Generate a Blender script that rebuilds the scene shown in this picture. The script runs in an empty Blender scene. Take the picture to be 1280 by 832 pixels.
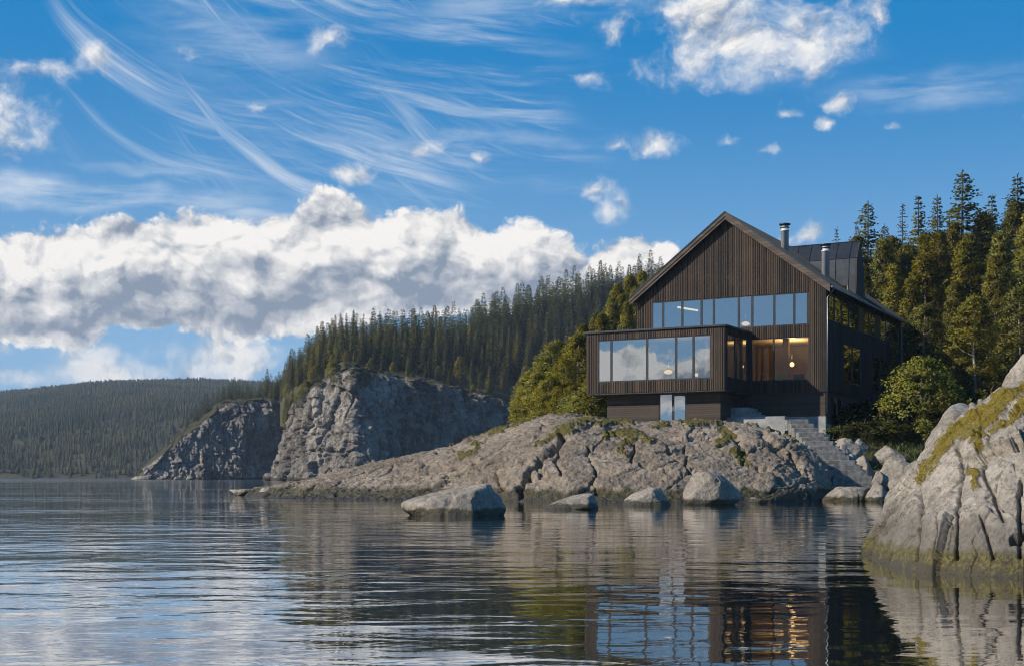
import bpy, math, random
import numpy as np
from mathutils import Vector, Matrix
R = math.radians
rng = np.random.default_rng(7)
random.seed(7)
S = bpy.context.scene
COL = S.collection
F = 1650.0; HOR = 595.0; EYE = 1.3

def P(px, py, D):
    return ((px - 640) / F * D, D, EYE + (HOR - py) / F * D)
def ZZ(py, D):
    return EYE + (HOR - py) / F * D

# ------------------------------------------------------------------ numpy noise
_g = np.random.default_rng(3)
_GR = _g.normal(size=(4096, 3)); _GR /= np.linalg.norm(_GR, axis=1)[:, None]
_RV = _g.random((4096, 3))
def _hash(i, j, k):
    i = i.astype(np.int64); j = j.astype(np.int64); k = k.astype(np.int64)
    h = (i * 73856093) ^ (j * 19349663) ^ (k * 83492791)
    h = (h ^ (h >> 13)) * 1274126177
    return (h ^ (h >> 16)) & 4095
def pn(p):
    p = np.asarray(p, float); f = np.floor(p); d = p - f
    w = d * d * d * (d * (d * 6 - 15) + 10)
    r = np.zeros(len(p))
    for a in (0, 1):
        for b in (0, 1):
            for c in (0, 1):
                g = _GR[_hash(f[:, 0] + a, f[:, 1] + b, f[:, 2] + c)]
                v = ((d - np.array([a, b, c])) * g).sum(1)
                r += v * (w[:, 0] if a else 1 - w[:, 0]) * (w[:, 1] if b else 1 - w[:, 1]) * (w[:, 2] if c else 1 - w[:, 2])
    return r * 1.6
def fbm(p, o=4, lac=2.03, gain=.5):
    p = np.asarray(p, float); a = 1.; r = 0; t = 0
    for i in range(o):
        r = r + a * pn(p + i * 17.3); t += a; a *= gain; p = p * lac
    return r / t
def ridged(p, o=4):
    p = np.asarray(p, float); a = 1.; r = 0; t = 0
    for i in range(o):
        r = r + a * (1 - 2 * np.abs(pn(p + i * 11.7))); t += a; a *= .5; p = p * 2.07
    return r / t
def cells(p):
    """F1, F2, cell id values (N,3), vector to the cell's point"""
    p = np.asarray(p, float); f = np.floor(p)
    n = len(p); f1 = np.full(n, 9.); f2 = np.full(n, 9.); idv = np.zeros((n, 3)); dv = np.zeros((n, 3))
    for a in (-1, 0, 1):
        for b in (-1, 0, 1):
            for c in (-1, 0, 1):
                q = f + np.array([a, b, c]); h = _hash(q[:, 0], q[:, 1], q[:, 2])
                d = p - (q + _RV[h]); L = np.sqrt((d * d).sum(1))
                near = L < f1
                f2 = np.where(near, f1, np.minimum(f2, L))
                idv[near] = _RV[(h[near] * 7 + 13) & 4095]; dv[near] = d[near]
                f1 = np.where(near, L, f1)
    return f1, f2, idv, dv
def sstep(a, b, x):
    t = np.clip((x - a) / (b - a), 0, 1); return t * t * (3 - 2 * t)

# ------------------------------------------------------------------ objects
def tag(o, label=None, cat=None, group=None, kind=None):
    if label: o['label'] = label
    if cat: o['category'] = cat
    if group: o['group'] = group
    if kind: o['kind'] = kind
    return o
def empty(name, loc=(0, 0, 0), rz=0, label=None, cat=None, group=None):
    o = bpy.data.objects.new(name, None); COL.objects.link(o)
    o.location = loc; o.rotation_euler = (0, 0, rz); o.empty_display_size = .3
    return tag(o, label, cat, group)
def link(name, me, mat=None, parent=None):
    o = bpy.data.objects.new(name, me); COL.objects.link(o)
    if mat and not me.materials: me.materials.append(mat)
    if parent: o.parent = parent
    return o
def arr_mesh(name, V, Fq, smooth=True, attrs=None):
    """V (n,3); Fq (m,3|4) int array"""
    V = np.asarray(V, np.float32); Fq = np.asarray(Fq, np.int32); k = Fq.shape[1]
    me = bpy.data.meshes.new(name)
    me.vertices.add(len(V)); me.vertices.foreach_set('co', V.ravel())
    me.loops.add(Fq.size); me.loops.foreach_set('vertex_index', Fq.ravel())
    me.polygons.add(len(Fq))
    me.polygons.foreach_set('loop_start', np.arange(0, Fq.size, k, dtype=np.int32))
    me.polygons.foreach_set('loop_total', np.full(len(Fq), k, dtype=np.int32))
    me.polygons.foreach_set('use_smooth', np.full(len(Fq), smooth))
    for nm, a in (attrs or {}).items():
        at = me.attributes.new(nm, 'FLOAT', 'POINT'); at.data.foreach_set('value', np.asarray(a, np.float32))
    me.update(calc_edges=True); me.validate()
    return me
def grid_faces(nr, nc, flip=False):
    i = np.arange(nr * nc).reshape(nr, nc)
    q = np.stack([i[:-1, :-1], i[:-1, 1:], i[1:, 1:], i[1:, :-1]], -1).reshape(-1, 4)
    return q[:, ::-1] if flip else q
def grid_normals(V):
    du = np.gradient(V, axis=1); dv = np.gradient(V, axis=0)
    n = np.cross(du, dv); return n / (np.linalg.norm(n, axis=2, keepdims=True) + 1e-9)

class MB:
    def __init__(self): self.v = []; self.f = []
    def box(self, x0, x1, y0, y1, z0, z1):
        b = len(self.v)
        self.v += [(x, y, z) for z in (z0, z1) for y in (y0, y1) for x in (x0, x1)]
        self.f += [tuple(b + i for i in q) for q in ((0, 2, 3, 1), (4, 5, 7, 6), (0, 1, 5, 4), (2, 6, 7, 3), (0, 4, 6, 2), (1, 3, 7, 5))]
    def prism(self, poly, off):
        """poly: list of 3D points, extruded by vector off"""
        b = len(self.v); n = len(poly)
        self.v += [tuple(p) for p in poly] + [tuple(p[i] + off[i] for i in range(3)) for p in poly]
        self.f.append(tuple(range(b + n - 1, b - 1, -1))); self.f.append(tuple(range(b + n, b + 2 * n)))
        for i in range(n):
            j = (i + 1) % n; self.f.append((b + i, b + j, b + n + j, b + n + i))
    def tube(self, pts, r, n=10, r1=None, cap=True):
        pts = [Vector(p) for p in pts]; b = len(self.v); m = len(pts)
        for i, p in enumerate(pts):
            t = (pts[min(i + 1, m - 1)] - pts[max(i - 1, 0)]).normalized()
            a = t.orthogonal().normalized() if abs(t.z) < .99 else Vector((1, 0, 0)); c = t.cross(a)
            rr = r if r1 is None else r + (r1 - r) * i / (m - 1)
            for k in range(n):
                w = 2 * math.pi * k / n
                self.v.append(tuple(p + a * (math.cos(w) * rr) + c * (math.sin(w) * rr)))
        for i in range(m - 1):
            for k in range(n):
                self.f.append((b + i * n + k, b + i * n + (k + 1) % n, b + (i + 1) * n + (k + 1) % n, b + (i + 1) * n + k))
        if cap:
            self.f.append(tuple(b + k for k in range(n - 1, -1, -1))); self.f.append(tuple(b + (m - 1) * n + k for k in range(n)))
    def lathe(self, c, prof, n=20):
        b = len(self.v); m = len(prof)
        for r, z in prof:
            for k in range(n):
                w = 2 * math.pi * k / n; self.v.append((c[0] + r * math.cos(w), c[1] + r * math.sin(w), c[2] + z))
        for i in range(m - 1):
            for k in range(n):
                self.f.append((b + i * n + k, b + i * n + (k + 1) % n, b + (i + 1) * n + (k + 1) % n, b + (i + 1) * n + k))
        self.f.append(tuple(b + k for k in range(n - 1, -1, -1))); self.f.append(tuple(b + (m - 1) * n + k for k in range(n)))
    def build(self, name, mat, parent=None, smooth=False, bevel=0, off=(0, 0, 0)):
        me = bpy.data.meshes.new(name)
        me.from_pydata([tuple(p[i] - off[i] for i in range(3)) for p in self.v], [], self.f); me.update()
        import bmesh
        bm = bmesh.new(); bm.from_mesh(me); bmesh.ops.recalc_face_normals(bm, faces=bm.faces); bm.to_mesh(me); bm.free()
        if smooth:
            for p in me.polygons: p.use_smooth = len(p.vertices) == 4
        o = link(name, me, mat, parent)
        if bevel:
            md = o.modifiers.new('Bevel', 'BEVEL'); md.width = bevel; md.segments = 2; md.limit_method = 'ANGLE'
        return o

# ------------------------------------------------------------------ node helpers
class G:
    def __init__(self, nt): self.nt = nt; nt.nodes.clear()
    def n(self, t, props=None, **ins):
        nd = self.nt.nodes.new('ShaderNode' + t)
        for k, v in (props or {}).items(): setattr(nd, k, v)
        for k, v in ins.items():
            k = k.replace('_', ' ') if k.replace('_', ' ') in nd.inputs else k
            self.set(nd.inputs[k], v)
        return nd
    def set(self, sock, v):
        if isinstance(v, bpy.types.NodeSocket): self.nt.links.new(v, sock)
        elif isinstance(v, bpy.types.Node): self.nt.links.new(v.outputs[0], sock)
        else:
            if isinstance(v, tuple) and sock.type == 'RGBA' and len(v) == 3: v = v + (1,)
            sock.default_value = v
    def m(self, op, a, b=None, c=None, clamp=False):
        nd = self.nt.nodes.new('ShaderNodeMath'); nd.operation = op; nd.use_clamp = clamp
        for i, v in enumerate((a, b, c)):
            if v is not None: self.set(nd.inputs[i], v)
        return nd.outputs[0]
    def vm(self, op, a, b=None, scale=None):
        nd = self.nt.nodes.new('ShaderNodeVectorMath'); nd.operation = op
        self.set(nd.inputs[0], a)
        if b is not None: self.set(nd.inputs[1], b)
        if scale is not None: self.set(nd.inputs['Scale'], scale)
        return nd.outputs['Value' if op in ('LENGTH', 'DOT_PRODUCT', 'DISTANCE') else 'Vector']
    def xyz(self, x, y, z=0.):
        nd = self.nt.nodes.new('ShaderNodeCombineXYZ')
        for i, v in enumerate((x, y, z)): self.set(nd.inputs[i], v)
        return nd.outputs[0]
    def sep(self, v):
        nd = self.nt.nodes.new('ShaderNodeSeparateXYZ'); self.set(nd.inputs[0], v); return nd.outputs
    def ss(self, x, a, b, lo=0., hi=1., lin=False):
        nd = self.nt.nodes.new('ShaderNodeMapRange'); nd.interpolation_type = 'LINEAR' if lin else 'SMOOTHSTEP'
        for i, v in enumerate((x, a, b, lo, hi)): self.set(nd.inputs[i], v)
        return nd.outputs[0]
    def mix(self, f, a, b, bt='MIX'):
        nd = self.nt.nodes.new('ShaderNodeMix'); nd.data_type = 'RGBA'; nd.blend_type = bt
        self.set(nd.inputs[0], f); self.set(nd.inputs[6], a); self.set(nd.inputs[7], b); return nd.outputs[2]
    def noise(self, v, scale, detail=4., rough=.5, dist=0., col=False):
        nd = self.n('TexNoise', Vector=v, Scale=scale, Detail=detail, Roughness=rough, Distortion=dist)
        return nd.outputs['Color' if col else 'Fac']
    def mapv(self, v, scale=(1, 1, 1), rot=(0, 0, 0), loc=(0, 0, 0)):
        return self.n('Mapping', Vector=v, Scale=scale, Rotation=rot, Location=loc).outputs[0]
    def bump(self, h, dist, strength=1., normal=None):
        nd = self.n('Bump', Height=h, Distance=dist, Strength=strength)
        if normal is not None: self.set(nd.inputs['Normal'], normal)
        return nd.outputs[0]
    def out(self, sh, kind='Surface'):
        nd = self.nt.nodes.new('ShaderNodeOutputMaterial'); self.set(nd.inputs[kind], sh); return nd
def newmat(name):
    m = bpy.data.materials.new(name); m.use_nodes = True
    return m, G(m.node_tree)
def pbsdf(g, **k):
    return g.n('BsdfPrincipled', **k).outputs[0]
def simple(name, col, rough=.6, metal=0., var=.15, scale=3., bump=0.):
    m, g = newmat(name); co = g.n('TexCoord').outputs['Object']
    nz = g.noise(co, scale, 5.)
    c = g.mix(g.ss(nz, .3, .7), tuple(x * (1 - var) for x in col), tuple(min(1, x * (1 + var)) for x in col))
    k = dict(Base_Color=c, Roughness=g.ss(nz, 0, 1, rough * .85, min(1, rough * 1.15)), Metallic=metal)
    if bump: k['Normal'] = g.bump(g.noise(co, scale * 6, 4.), bump)
    g.out(pbsdf(g, **k)); return m

# ------------------------------------------------------------------ camera, sun, sky
cam = bpy.data.cameras.new('camera'); cam.sensor_width = 36; cam.lens = 36 * F / 1280
cam.shift_y = (HOR - 416) / 1280; cam.clip_start = .1; cam.clip_end = 9000
co = bpy.data.objects.new('camera', cam); COL.objects.link(co)
co.location = (0, 0, EYE); co.rotation_euler = (R(90), 0, 0); S.camera = co
SUN_EL = 31.; SUN_AZ = -109.   # azimuth measured from +Y towards +X
sdir = Vector((math.sin(R(SUN_AZ)) * math.cos(R(SUN_EL)), math.cos(R(SUN_AZ)) * math.cos(R(SUN_EL)), math.sin(R(SUN_EL))))
L = bpy.data.lights.new('sun', 'SUN'); L.energy = 4.6; L.angle = R(.6); L.color = (1, .905, .77)
lo = bpy.data.objects.new('sun', L); COL.objects.link(lo); lo.rotation_euler = (-sdir).to_track_quat('-Z', 'Y').to_euler()
lo.location = (-60, -60, 90)
vs = S.view_settings; vs.view_transform = 'Standard'; vs.look = 'None'; vs.gamma = 1; vs.exposure = .2; vs.use_curve_mapping = False
S.render.engine = 'CYCLES'
cy = S.cycles
cy.max_bounces = 8; cy.transparent_max_bounces = 16; cy.diffuse_bounces = 3; cy.glossy_bounces = 4; cy.volume_bounces = 0
cy.use_denoising = True; cy.pixel_filter_type = 'BLACKMAN_HARRIS'; cy.filter_width = 1.05; cy.caustics_reflective = False; cy.caustics_refractive = False; cy.sample_clamp_indirect = 6

W = bpy.data.worlds.new('World'); S.world = W; W.use_nodes = True
def build_sky():
    g = G(W.node_tree)
    sky = g.n('TexSky', dict(sky_type='NISHITA', sun_disc=False, sun_elevation=R(SUN_EL), sun_rotation=R(SUN_AZ), altitude=0, air_density=1., dust_density=.35, ozone_density=2.5))
    d = g.n('TexCoord').outputs['Generated']; s = g.sep(d)
    az = g.m('ARCTAN2', s[0], s[1])
    hl = g.m('SQRT', g.m('ADD', g.m('MULTIPLY', s[0], s[0]), g.m('MULTIPLY', s[1], s[1])))
    el = g.m('DIVIDE', s[2], g.m('MAXIMUM', hl, .02))
    p = g.xyz(az, el)
    sk0 = g.n('HueSaturation', Hue=.505, Saturation=1.45, Value=1.0, Color=sky.outputs[0]).outputs[0]
    sk1 = g.mix(g.ss(el, .0, .34), (2.7, 4.8, 7.2), (.03, 2.0, 5.0))
    skyc = g.mix(g.ss(el, .36, 1.2, .92, .1), sk0, sk1)
    a01 = g.m('DIVIDE', g.m('ADD', az, math.pi), 2 * math.pi)
    def AZ(px): return math.atan((px - 640) / F)
    def EL(px, py): return (HOR - py) / F * math.cos(AZ(px))
    def curve(pts):
        nd = g.nt.nodes.new('ShaderNodeFloatCurve'); c = nd.mapping.curves[0]
        pts = sorted(pts); c.points[0].location = pts[0]; c.points[-1].location = pts[-1]
        for q in pts[1:-1]: c.points.new(*q)
        for q in c.points: q.handle_type = 'AUTO_CLAMPED'
        nd.mapping.update(); g.set(nd.inputs['Value'], a01); return nd.outputs[0]
    def crv(pxs, extra):
        return curve([((AZ(x) + math.pi) / (2 * math.pi), EL(x, y) * 2) for x, y in pxs] + extra)
    # cumulus bank
    warp = g.vm('SUBTRACT', g.noise(p, 10., 5., .6, col=True), (.5, .5, .5))
    pw = g.vm('ADD', p, g.vm('MULTIPLY', warp, (.060, .045, 0)))
    sw = g.sep(pw); azw, elw = sw[0], sw[1]
    top = g.m('MULTIPLY', crv([(-150, 275), (0, 282), (60, 268), (130, 275), (200, 258), (255, 246), (310, 272), (370, 248), (405, 228), (440, 236), (500, 266), (540, 248), (600, 266), (650, 275), (700, 297), (750, 300), (800, 288), (850, 298), (880, 340), (930, 420), (1000, 460)],
        [(0, .2), (.1, .17), (.125, .2), (.2, .14), (.3, .22), (.38, .34), (.62, .16), (.75, .2), (1, .2)]), .5)
    base = g.m('MULTIPLY', crv([(-150, 428), (0, 428), (80, 434), (180, 428), (280, 432), (360, 420), (450, 410), (600, 405), (800, 395), (900, 380), (1000, 380)],
        [(0, .06), (.125, .1), (.2, .05), (.3, .1), (.38, .18), (.62, .12), (1, .06)]), .5)
    def billow(q, sc, det, sm=.15):
        v = g.n('TexVoronoi', dict(voronoi_dimensions='2D', feature='SMOOTH_F1', normalize=True), Vector=q, Scale=sc, Detail=det, Roughness=.58, Lacunarity=2.2, Smoothness=sm)
        return g.m('SUBTRACT', 1., g.m('MULTIPLY', v.outputs['Distance'], 1.65))
    q0 = g.vm('MULTIPLY', pw, (1., 1.25, 1.))
    b0 = billow(q0, 17., 5.); b1 = billow(g.vm('ADD', q0, (-.0035, .0055, 0)), 17., 5.)
    r0 = billow(q0, 17., 1.6); r1 = billow(g.vm('ADD', q0, (-.010, .015, 0)), 17., 1.6)
    n0 = g.noise(pw, 15., 9., .62); n1 = g.noise(g.vm('ADD', pw, (-.0035, .0055, 0)), 15., 9., .62)
    t_in = g.m('DIVIDE', g.m('SUBTRACT', top, elw), .022)
    b_in = g.m('DIVIDE', g.m('SUBTRACT', elw, base), .018)
    sh = g.m('MINIMUM', g.m('MINIMUM', t_in, b_in), 1.8)
    sh = g.m('MAXIMUM', sh, -3.)
    puffs = [(925, 28, 125, 58, 1.3), (985, 15, 80, 34, .9), (850, 18, 60, 34, .7), (895, 62, 50, 26, .6), (755, 50, 40, 28, .45), (735, 92, 26, 14, .3), (1093, 12, 22, 30, .5),
             (12, 152, 44, 48, 1.5), (48, 97, 52, 20, .65), (117, 86, 34, 24, .6), (412, 46, 44, 22, .3), (318, 125, 22, 14, .35), (226, 60, 28, 13, .15),
             (532, 192, 40, 15, .2), (445, 212, 36, 11, .3), (738, 238, 30, 26, .4), (752, 265, 34, 20, .4), (822, 178, 40, 20, .5), (760, 180, 24, 10, .4), (912, 170, 28, 13, .4), (955, 184, 18, 9, .3), (985, 143, 14, 7, .3),
             (1046, 135, 20, 12, .4), (1021, 157, 13, 9, .35), (1115, 165, 22, 11, .35), (1270, 155, 20, 8, .35), (135, 453, 52, 20, 2.2), (250, 451, 78, 20, 2.3), (8, 437, 26, 10, 1.1), (14, 473, 48, 13, 1.6), (322, 456, 20, 8, .6), (1020, 292, 56, 18, .35), (700, 8, 60, 12, .2), (596, 208, 20, 8, .15)]
    best = None
    for x, y, rx, ry, k in puffs:
        dv = g.vm('MULTIPLY', g.vm('SUBTRACT', pw, (AZ(x), EL(x, y), 0)), (F / rx, F / ry, 0))
        e = g.m('MULTIPLY_ADD', g.vm('LENGTH', dv), -1.35, .92 + .55 * k)
        best = e if best is None else g.m('MAXIMUM', best, e)
    bb = g.m('MULTIPLY', g.m('SUBTRACT', b0, .5), 1.2); nn = g.m('SUBTRACT', n0, .5)
    d1 = g.m('ADD', sh, g.m('ADD', bb, g.m('MULTIPLY', nn, 2.6)))
    d2 = g.m('ADD', g.m('MINIMUM', best, 1.0), g.m('ADD', g.m('MULTIPLY', bb, .9), g.m('MULTIPLY_ADD', nn, 7.0, -.25)))
    alpha = g.m('MAXIMUM', g.ss(d1, -.05, .32), g.m('MULTIPLY', g.ss(d2, -.45, 1.7), .97))
    relief = g.m('ADD', g.m('MULTIPLY', g.m('SUBTRACT', b0, b1), 1.5), g.m('ADD', g.m('MULTIPLY', g.m('SUBTRACT', n0, n1), 3.0), g.m('MULTIPLY', g.m('SUBTRACT', r0, r1), 1.15)))
    hf = g.m('DIVIDE', g.m('SUBTRACT', elw, base), g.m('MAXIMUM', g.m('SUBTRACT', top, base), .01))
    big = g.noise(g.vm('MULTIPLY', p, (1., 1.6, 1.)), 12., 4., .55)
    hh = g.m('ADD', hf, g.m('ADD', g.m('MULTIPLY', g.m('SUBTRACT', big, .5), 1.0), g.m('MULTIPLY', g.m('SUBTRACT', r0, .5), .3)))
    low = g.m('MULTIPLY', g.ss(hh, .70, .28), g.ss(hh, -.12, .16))
    low = g.m('MULTIPLY', low, g.ss(sh, .1, .9))
    thick = g.m('MULTIPLY', g.ss(d2, .9, 1.9), g.m('SUBTRACT', 1., g.ss(sh, -.5, .3)))
    lit = g.m('ADD', g.m('SUBTRACT', .80, g.m('ADD', g.m('MULTIPLY', g.m('MULTIPLY', low, g.ss(g.noise(pw, 22., 6., .6), .25, .75, .84, 1.06)), .66), g.m('MULTIPLY', thick, .06))), g.m('MULTIPLY', relief, g.m('SUBTRACT', 1.0, g.m('MULTIPLY', low, .38))), clamp=True)
    cl = g.mix(lit, (2.3, 2.8, 3.6), (8.9, 8.6, 8.2))
    # cirrus: fibres that sweep down from the upper left and flatten to the right
    cwn = g.sep(g.noise(g.vm('MULTIPLY', p, (1., 1.6, 1.)), 5., 2., .5, col=True))
    def sweep(az0, k, L): return g.m('SUBTRACT', el, g.m('MULTIPLY', g.m('POWER', 2.718, g.m('DIVIDE', g.m('MAXIMUM', g.m('SUBTRACT', az, az0), -.02), -L)), k))
    ci = None
    for az0, k, L, fr, lo_, sd, x0, x1 in ((AZ(60), .085, .060, 62., .50, 1.7, 40, 480), (AZ(230), .115, .075, 54., .50, 6.1, 190, 800), (AZ(470), .085, .08, 58., .53, 9.3, 430, 820)):
        v = g.m('ADD', sweep(az0, k, L), g.m('MULTIPLY', g.m('SUBTRACT', cwn[0], .5), .045))
        fib = g.noise(g.xyz(g.m('MULTIPLY', az, 5.), g.m('MULTIPLY', v, fr), sd), 1., 9., .66)
        fine = g.noise(g.xyz(g.m('MULTIPLY', az, 16.), g.m('MULTIPLY', v, fr * 5.), sd + 3), 1., 4., .6)
        cov = g.noise(g.xyz(g.m('MULTIPLY', az, 5.), g.m('MULTIPLY', v, 13.), sd + 20), 1., 3., .5)
        a_ = g.m('MULTIPLY', g.m('MULTIPLY', g.ss(fib, lo_ - .06, .78), g.ss(fine, .2, .62, .62, 1.)), g.ss(cov, .34, .56))
        a_ = g.m('MULTIPLY', a_, g.m('MULTIPLY', g.ss(az, AZ(x0), AZ(x0 + 80)), g.ss(az, AZ(x1), AZ(x1 - 150))))
        ci = a_ if ci is None else g.m('MAXIMUM', ci, a_)
    ci = g.m('MULTIPLY', ci, g.ss(el, .18, .235))
    ve = None
    for x, y, rx, ry, k in ((90, 238, 330, 26, .8), (330, 268, 150, 14, .55), (300, 40, 170, 80, .35), (200, 205, 120, 12, .4), (1170, 110, 150, 36, .5), (660, 10, 220, 30, .4), (560, 175, 260, 16, .4), (980, 60, 130, 60, .25)):
        dv = g.vm('MULTIPLY', g.vm('SUBTRACT', pw, (AZ(x), EL(x, y), 0)), (F / rx, F / ry, 0))
        e = g.m('MULTIPLY', g.ss(g.vm('LENGTH', dv), 1.1, .1), k)
        ve = e if ve is None else g.m('MAXIMUM', ve, e)
    vst = g.noise(g.xyz(g.m('MULTIPLY', az, 9.), g.m('ADD', g.m('MULTIPLY', el, 48.), g.m('MULTIPLY', cwn[1], 1.5)), 1.), 1., 8., .64)
    veil = g.m('MULTIPLY', ve, g.ss(vst, .3, .72))
    thin = g.m('MAXIMUM', g.m('MULTIPLY', ci, .70), veil)
    c1 = g.mix(thin, skyc, (7.8, 8.1, 8.4))
    c2 = g.mix(g.m('MULTIPLY', alpha, g.ss(el, .0, .03)), c1, cl)
    bg = g.n('Background', Color=c2, Strength=.1)
    o = g.nt.nodes.new('ShaderNodeOutputWorld'); g.set(o.inputs[0], bg)
build_sky()
W.cycles.sampling_method = 'MANUAL'; W.cycles.sample_map_resolution = 512

# ------------------------------------------------------------------ materials
def rock_mat(name, c_lo, c_hi, scale=1., speck=.5, algae=True, wet_h=.45, bump=.03, fs=26., moss_c=(.17, .15, .02), wet_c=(.022, .019, .013), alg_c=(.085, .07, .016), streak=0., stain=0.):
    m, g = newmat(name)
    geo = g.n('NewGeometry'); pos = geo.outputs['Position']; sp = g.sep(pos)
    big = g.noise(pos, .35 * scale, 5., .6); mid = g.noise(pos, 2.2 * scale, 6., .65); fine = g.noise(pos, fs, 4., .75)
    c = g.mix(g.ss(big, .3, .7), c_lo, c_hi)
    c = g.mix(g.m('MULTIPLY', g.ss(mid, .45, .7), .55), c, tuple(x * .45 for x in c_lo))
    c = g.mix(g.m('MULTIPLY', g.ss(mid, .48, .28), .45), c, tuple(min(1, x * 1.35) for x in c_hi))
    c = g.mix(g.m('MULTIPLY', g.ss(fine, .54, .66), speck), c, tuple(x * .3 for x in c_lo))
    c = g.mix(g.m('MULTIPLY', g.ss(fine, .42, .32), speck * .8), c, tuple(min(1, x * 1.5) for x in c_hi))
    lich = g.noise(pos, 5.3 * scale, 5., .7)
    c = g.mix(g.m('MULTIPLY', g.ss(lich, .60, .68), .5), c, (.10, .085, .06))
    if streak:
        sv = g.noise(g.mapv(pos, (.55, .55, .05)), 1., 5., .65)
        c = g.mix(g.m('MULTIPLY', g.ss(sv, .5, .66), streak), c, tuple(x * .4 for x in c_lo))
    ms = g.n('Attribute', dict(attribute_name='moss')).outputs['Fac']
    mn = g.noise(pos, 9. * scale, 4., .7)
    mk = g.ss(g.m('ADD', ms, g.m('MULTIPLY', g.m('SUBTRACT', mn, .5), .7)), .42, .62)
    mcol = g.mix(g.ss(g.noise(pos, 14. * scale, 3.), .35, .65), tuple(x * .5 for x in moss_c), moss_c)
    c = g.mix(mk, c, mcol)
    rough = .85; h = g.m('ADD', g.m('MULTIPLY', mid, 1.), g.m('MULTIPLY', fine, .55))
    h = g.m('ADD', h, g.m('MULTIPLY', mk, g.m('MULTIPLY', g.noise(pos, 30. * scale, 2.), .5)))
    if algae:
        wz = g.m('ADD', sp[2], g.m('MULTIPLY', g.m('SUBTRACT', g.noise(pos, 1.3 * scale, 4.), .5), wet_h * 1.1))
        wet = g.ss(wz, wet_h, wet_h * .62)
        an = g.ss(g.noise(pos, 6. * scale, 4., .65), .42, .6)
        alg = g.m('MULTIPLY', g.m('MULTIPLY', wet, g.ss(wz, wet_h * .1, wet_h * .3)), an)
        c = g.mix(g.m('MULTIPLY', g.ss(wz, stain, stain * .55), .62 if stain else 0.), c, tuple(x * .42 for x in c_lo))
        c = g.mix(g.m('MULTIPLY', wet, .95), c, wet_c); c = g.mix(alg, c, alg_c)
        rough = g.ss(wet, 0, 1, .85, .62)
    g.out(pbsdf(g, Base_Color=c, Roughness=rough, Normal=g.bump(h, bump, 1.)))
    return m
M = {}
M['headland'] = rock_mat('granite_headland', (.17, .132, .095), (.32, .262, .195), 1., .6, wet_h=.75, bump=.16, fs=6.5, moss_c=(.16, .135, .02))
M['boulder'] = rock_mat('granite_boulder', (.22, .19, .15), (.37, .32, .26), 2., .55, wet_h=.28, bump=.08, fs=11.)
M['outcrop'] = rock_mat('granite_outcrop', (.205, .180, .145), (.40, .355, .295), 3.2, .75, wet_h=.36, bump=.05, fs=17., moss_c=(.27, .205, .02), wet_c=(.05, .042, .02), alg_c=(.14, .115, .02), stain=.95)
M['cliff'] = rock_mat('cliff_rock', (.15, .13, .11), (.44, .39, .33), .16, .6, wet_h=1.2, bump=1.8, fs=.9, moss_c=(.10, .09, .03), streak=.75)
def ground_mat():
    m, g = newmat('forest_floor'); pos = g.n('NewGeometry').outputs['Position']
    n = g.noise(pos, .8, 6., .65); f = g.noise(pos, 7., 4., .7)
    c = g.mix(g.ss(n, .35, .65), (.035, .036, .014), (.085, .075, .022)); c = g.mix(g.m('MULTIPLY', g.ss(f, .45, .7), .6), c, (.02, .018, .01))
    g.out(pbsdf(g, Base_Color=c, Roughness=.95, Normal=g.bump(f, .08))); return m
M['ground'] = ground_mat()
def leaf_mat(name, a, b, trans=.35, nscale=.6):
    m, g = newmat(name)
    oi = g.n('ObjectInfo').outputs['Random']; pos = g.n('NewGeometry').outputs['Position']
    n = g.noise(pos, nscale, 4., .65); rp = g.n('NewGeometry').outputs['Random Per Island']
    c = g.mix(g.ss(n, .3, .7), a, b)
    c = g.n('HueSaturation', Hue=g.ss(oi, 0, 1, .485, .512, True), Saturation=g.ss(oi, 0, 1, 1.1, .85, True), Value=g.m('MULTIPLY', g.ss(rp, 0, 1, .65, 1.4, True), g.ss(g.m('FRACT', g.m('MULTIPLY', oi, 7.3)), 0, 1, .72, 1.3, True)), Color=c).outputs[0]
    d = g.n('BsdfDiffuse', Color=c); t = g.n('BsdfTranslucent', Color=g.mix(1., c, (1.2, 1.1, .5), 'MULTIPLY'))
    s = g.n('MixShader'); g.set(s.inputs[0], trans); g.set(s.inputs[1], d); g.set(s.inputs[2], t)
    gl = g.n('BsdfGlossy', Color=(.5, .5, .45), Roughness=.55); s2 = g.n('MixShader'); g.set(s2.inputs[0], .04); g.set(s2.inputs[1], s); g.set(s2.inputs[2], gl)
    g.out(s2); return m
M['spruce'] = leaf_mat('spruce_needles', (.054, .072, .024), (.175, .175, .042), .54)
M['pine'] = leaf_mat('pine_needles', (.158, .165, .024), (.295, .270, .038), .58)
M['olive'] = leaf_mat('olive_needles', (.108, .118, .025), (.220, .208, .040), .54)
M['birch'] = leaf_mat('birch_leaves', (.168, .176, .022), (.305, .280, .036), .58)
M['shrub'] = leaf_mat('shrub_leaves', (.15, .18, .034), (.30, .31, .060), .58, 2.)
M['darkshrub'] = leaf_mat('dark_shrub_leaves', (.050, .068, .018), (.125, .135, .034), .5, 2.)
M['far'] = leaf_mat('far_needles', (.035, .060, .030), (.160, .160, .056), .5, .012)
M['bark'] = simple('bark', (.10, .075, .055), .9, var=.4, scale=6, bump=.02)
M['birchbark'] = simple('pale_bark', (.28, .24, .20), .85, var=.35, scale=4, bump=.02)

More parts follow.
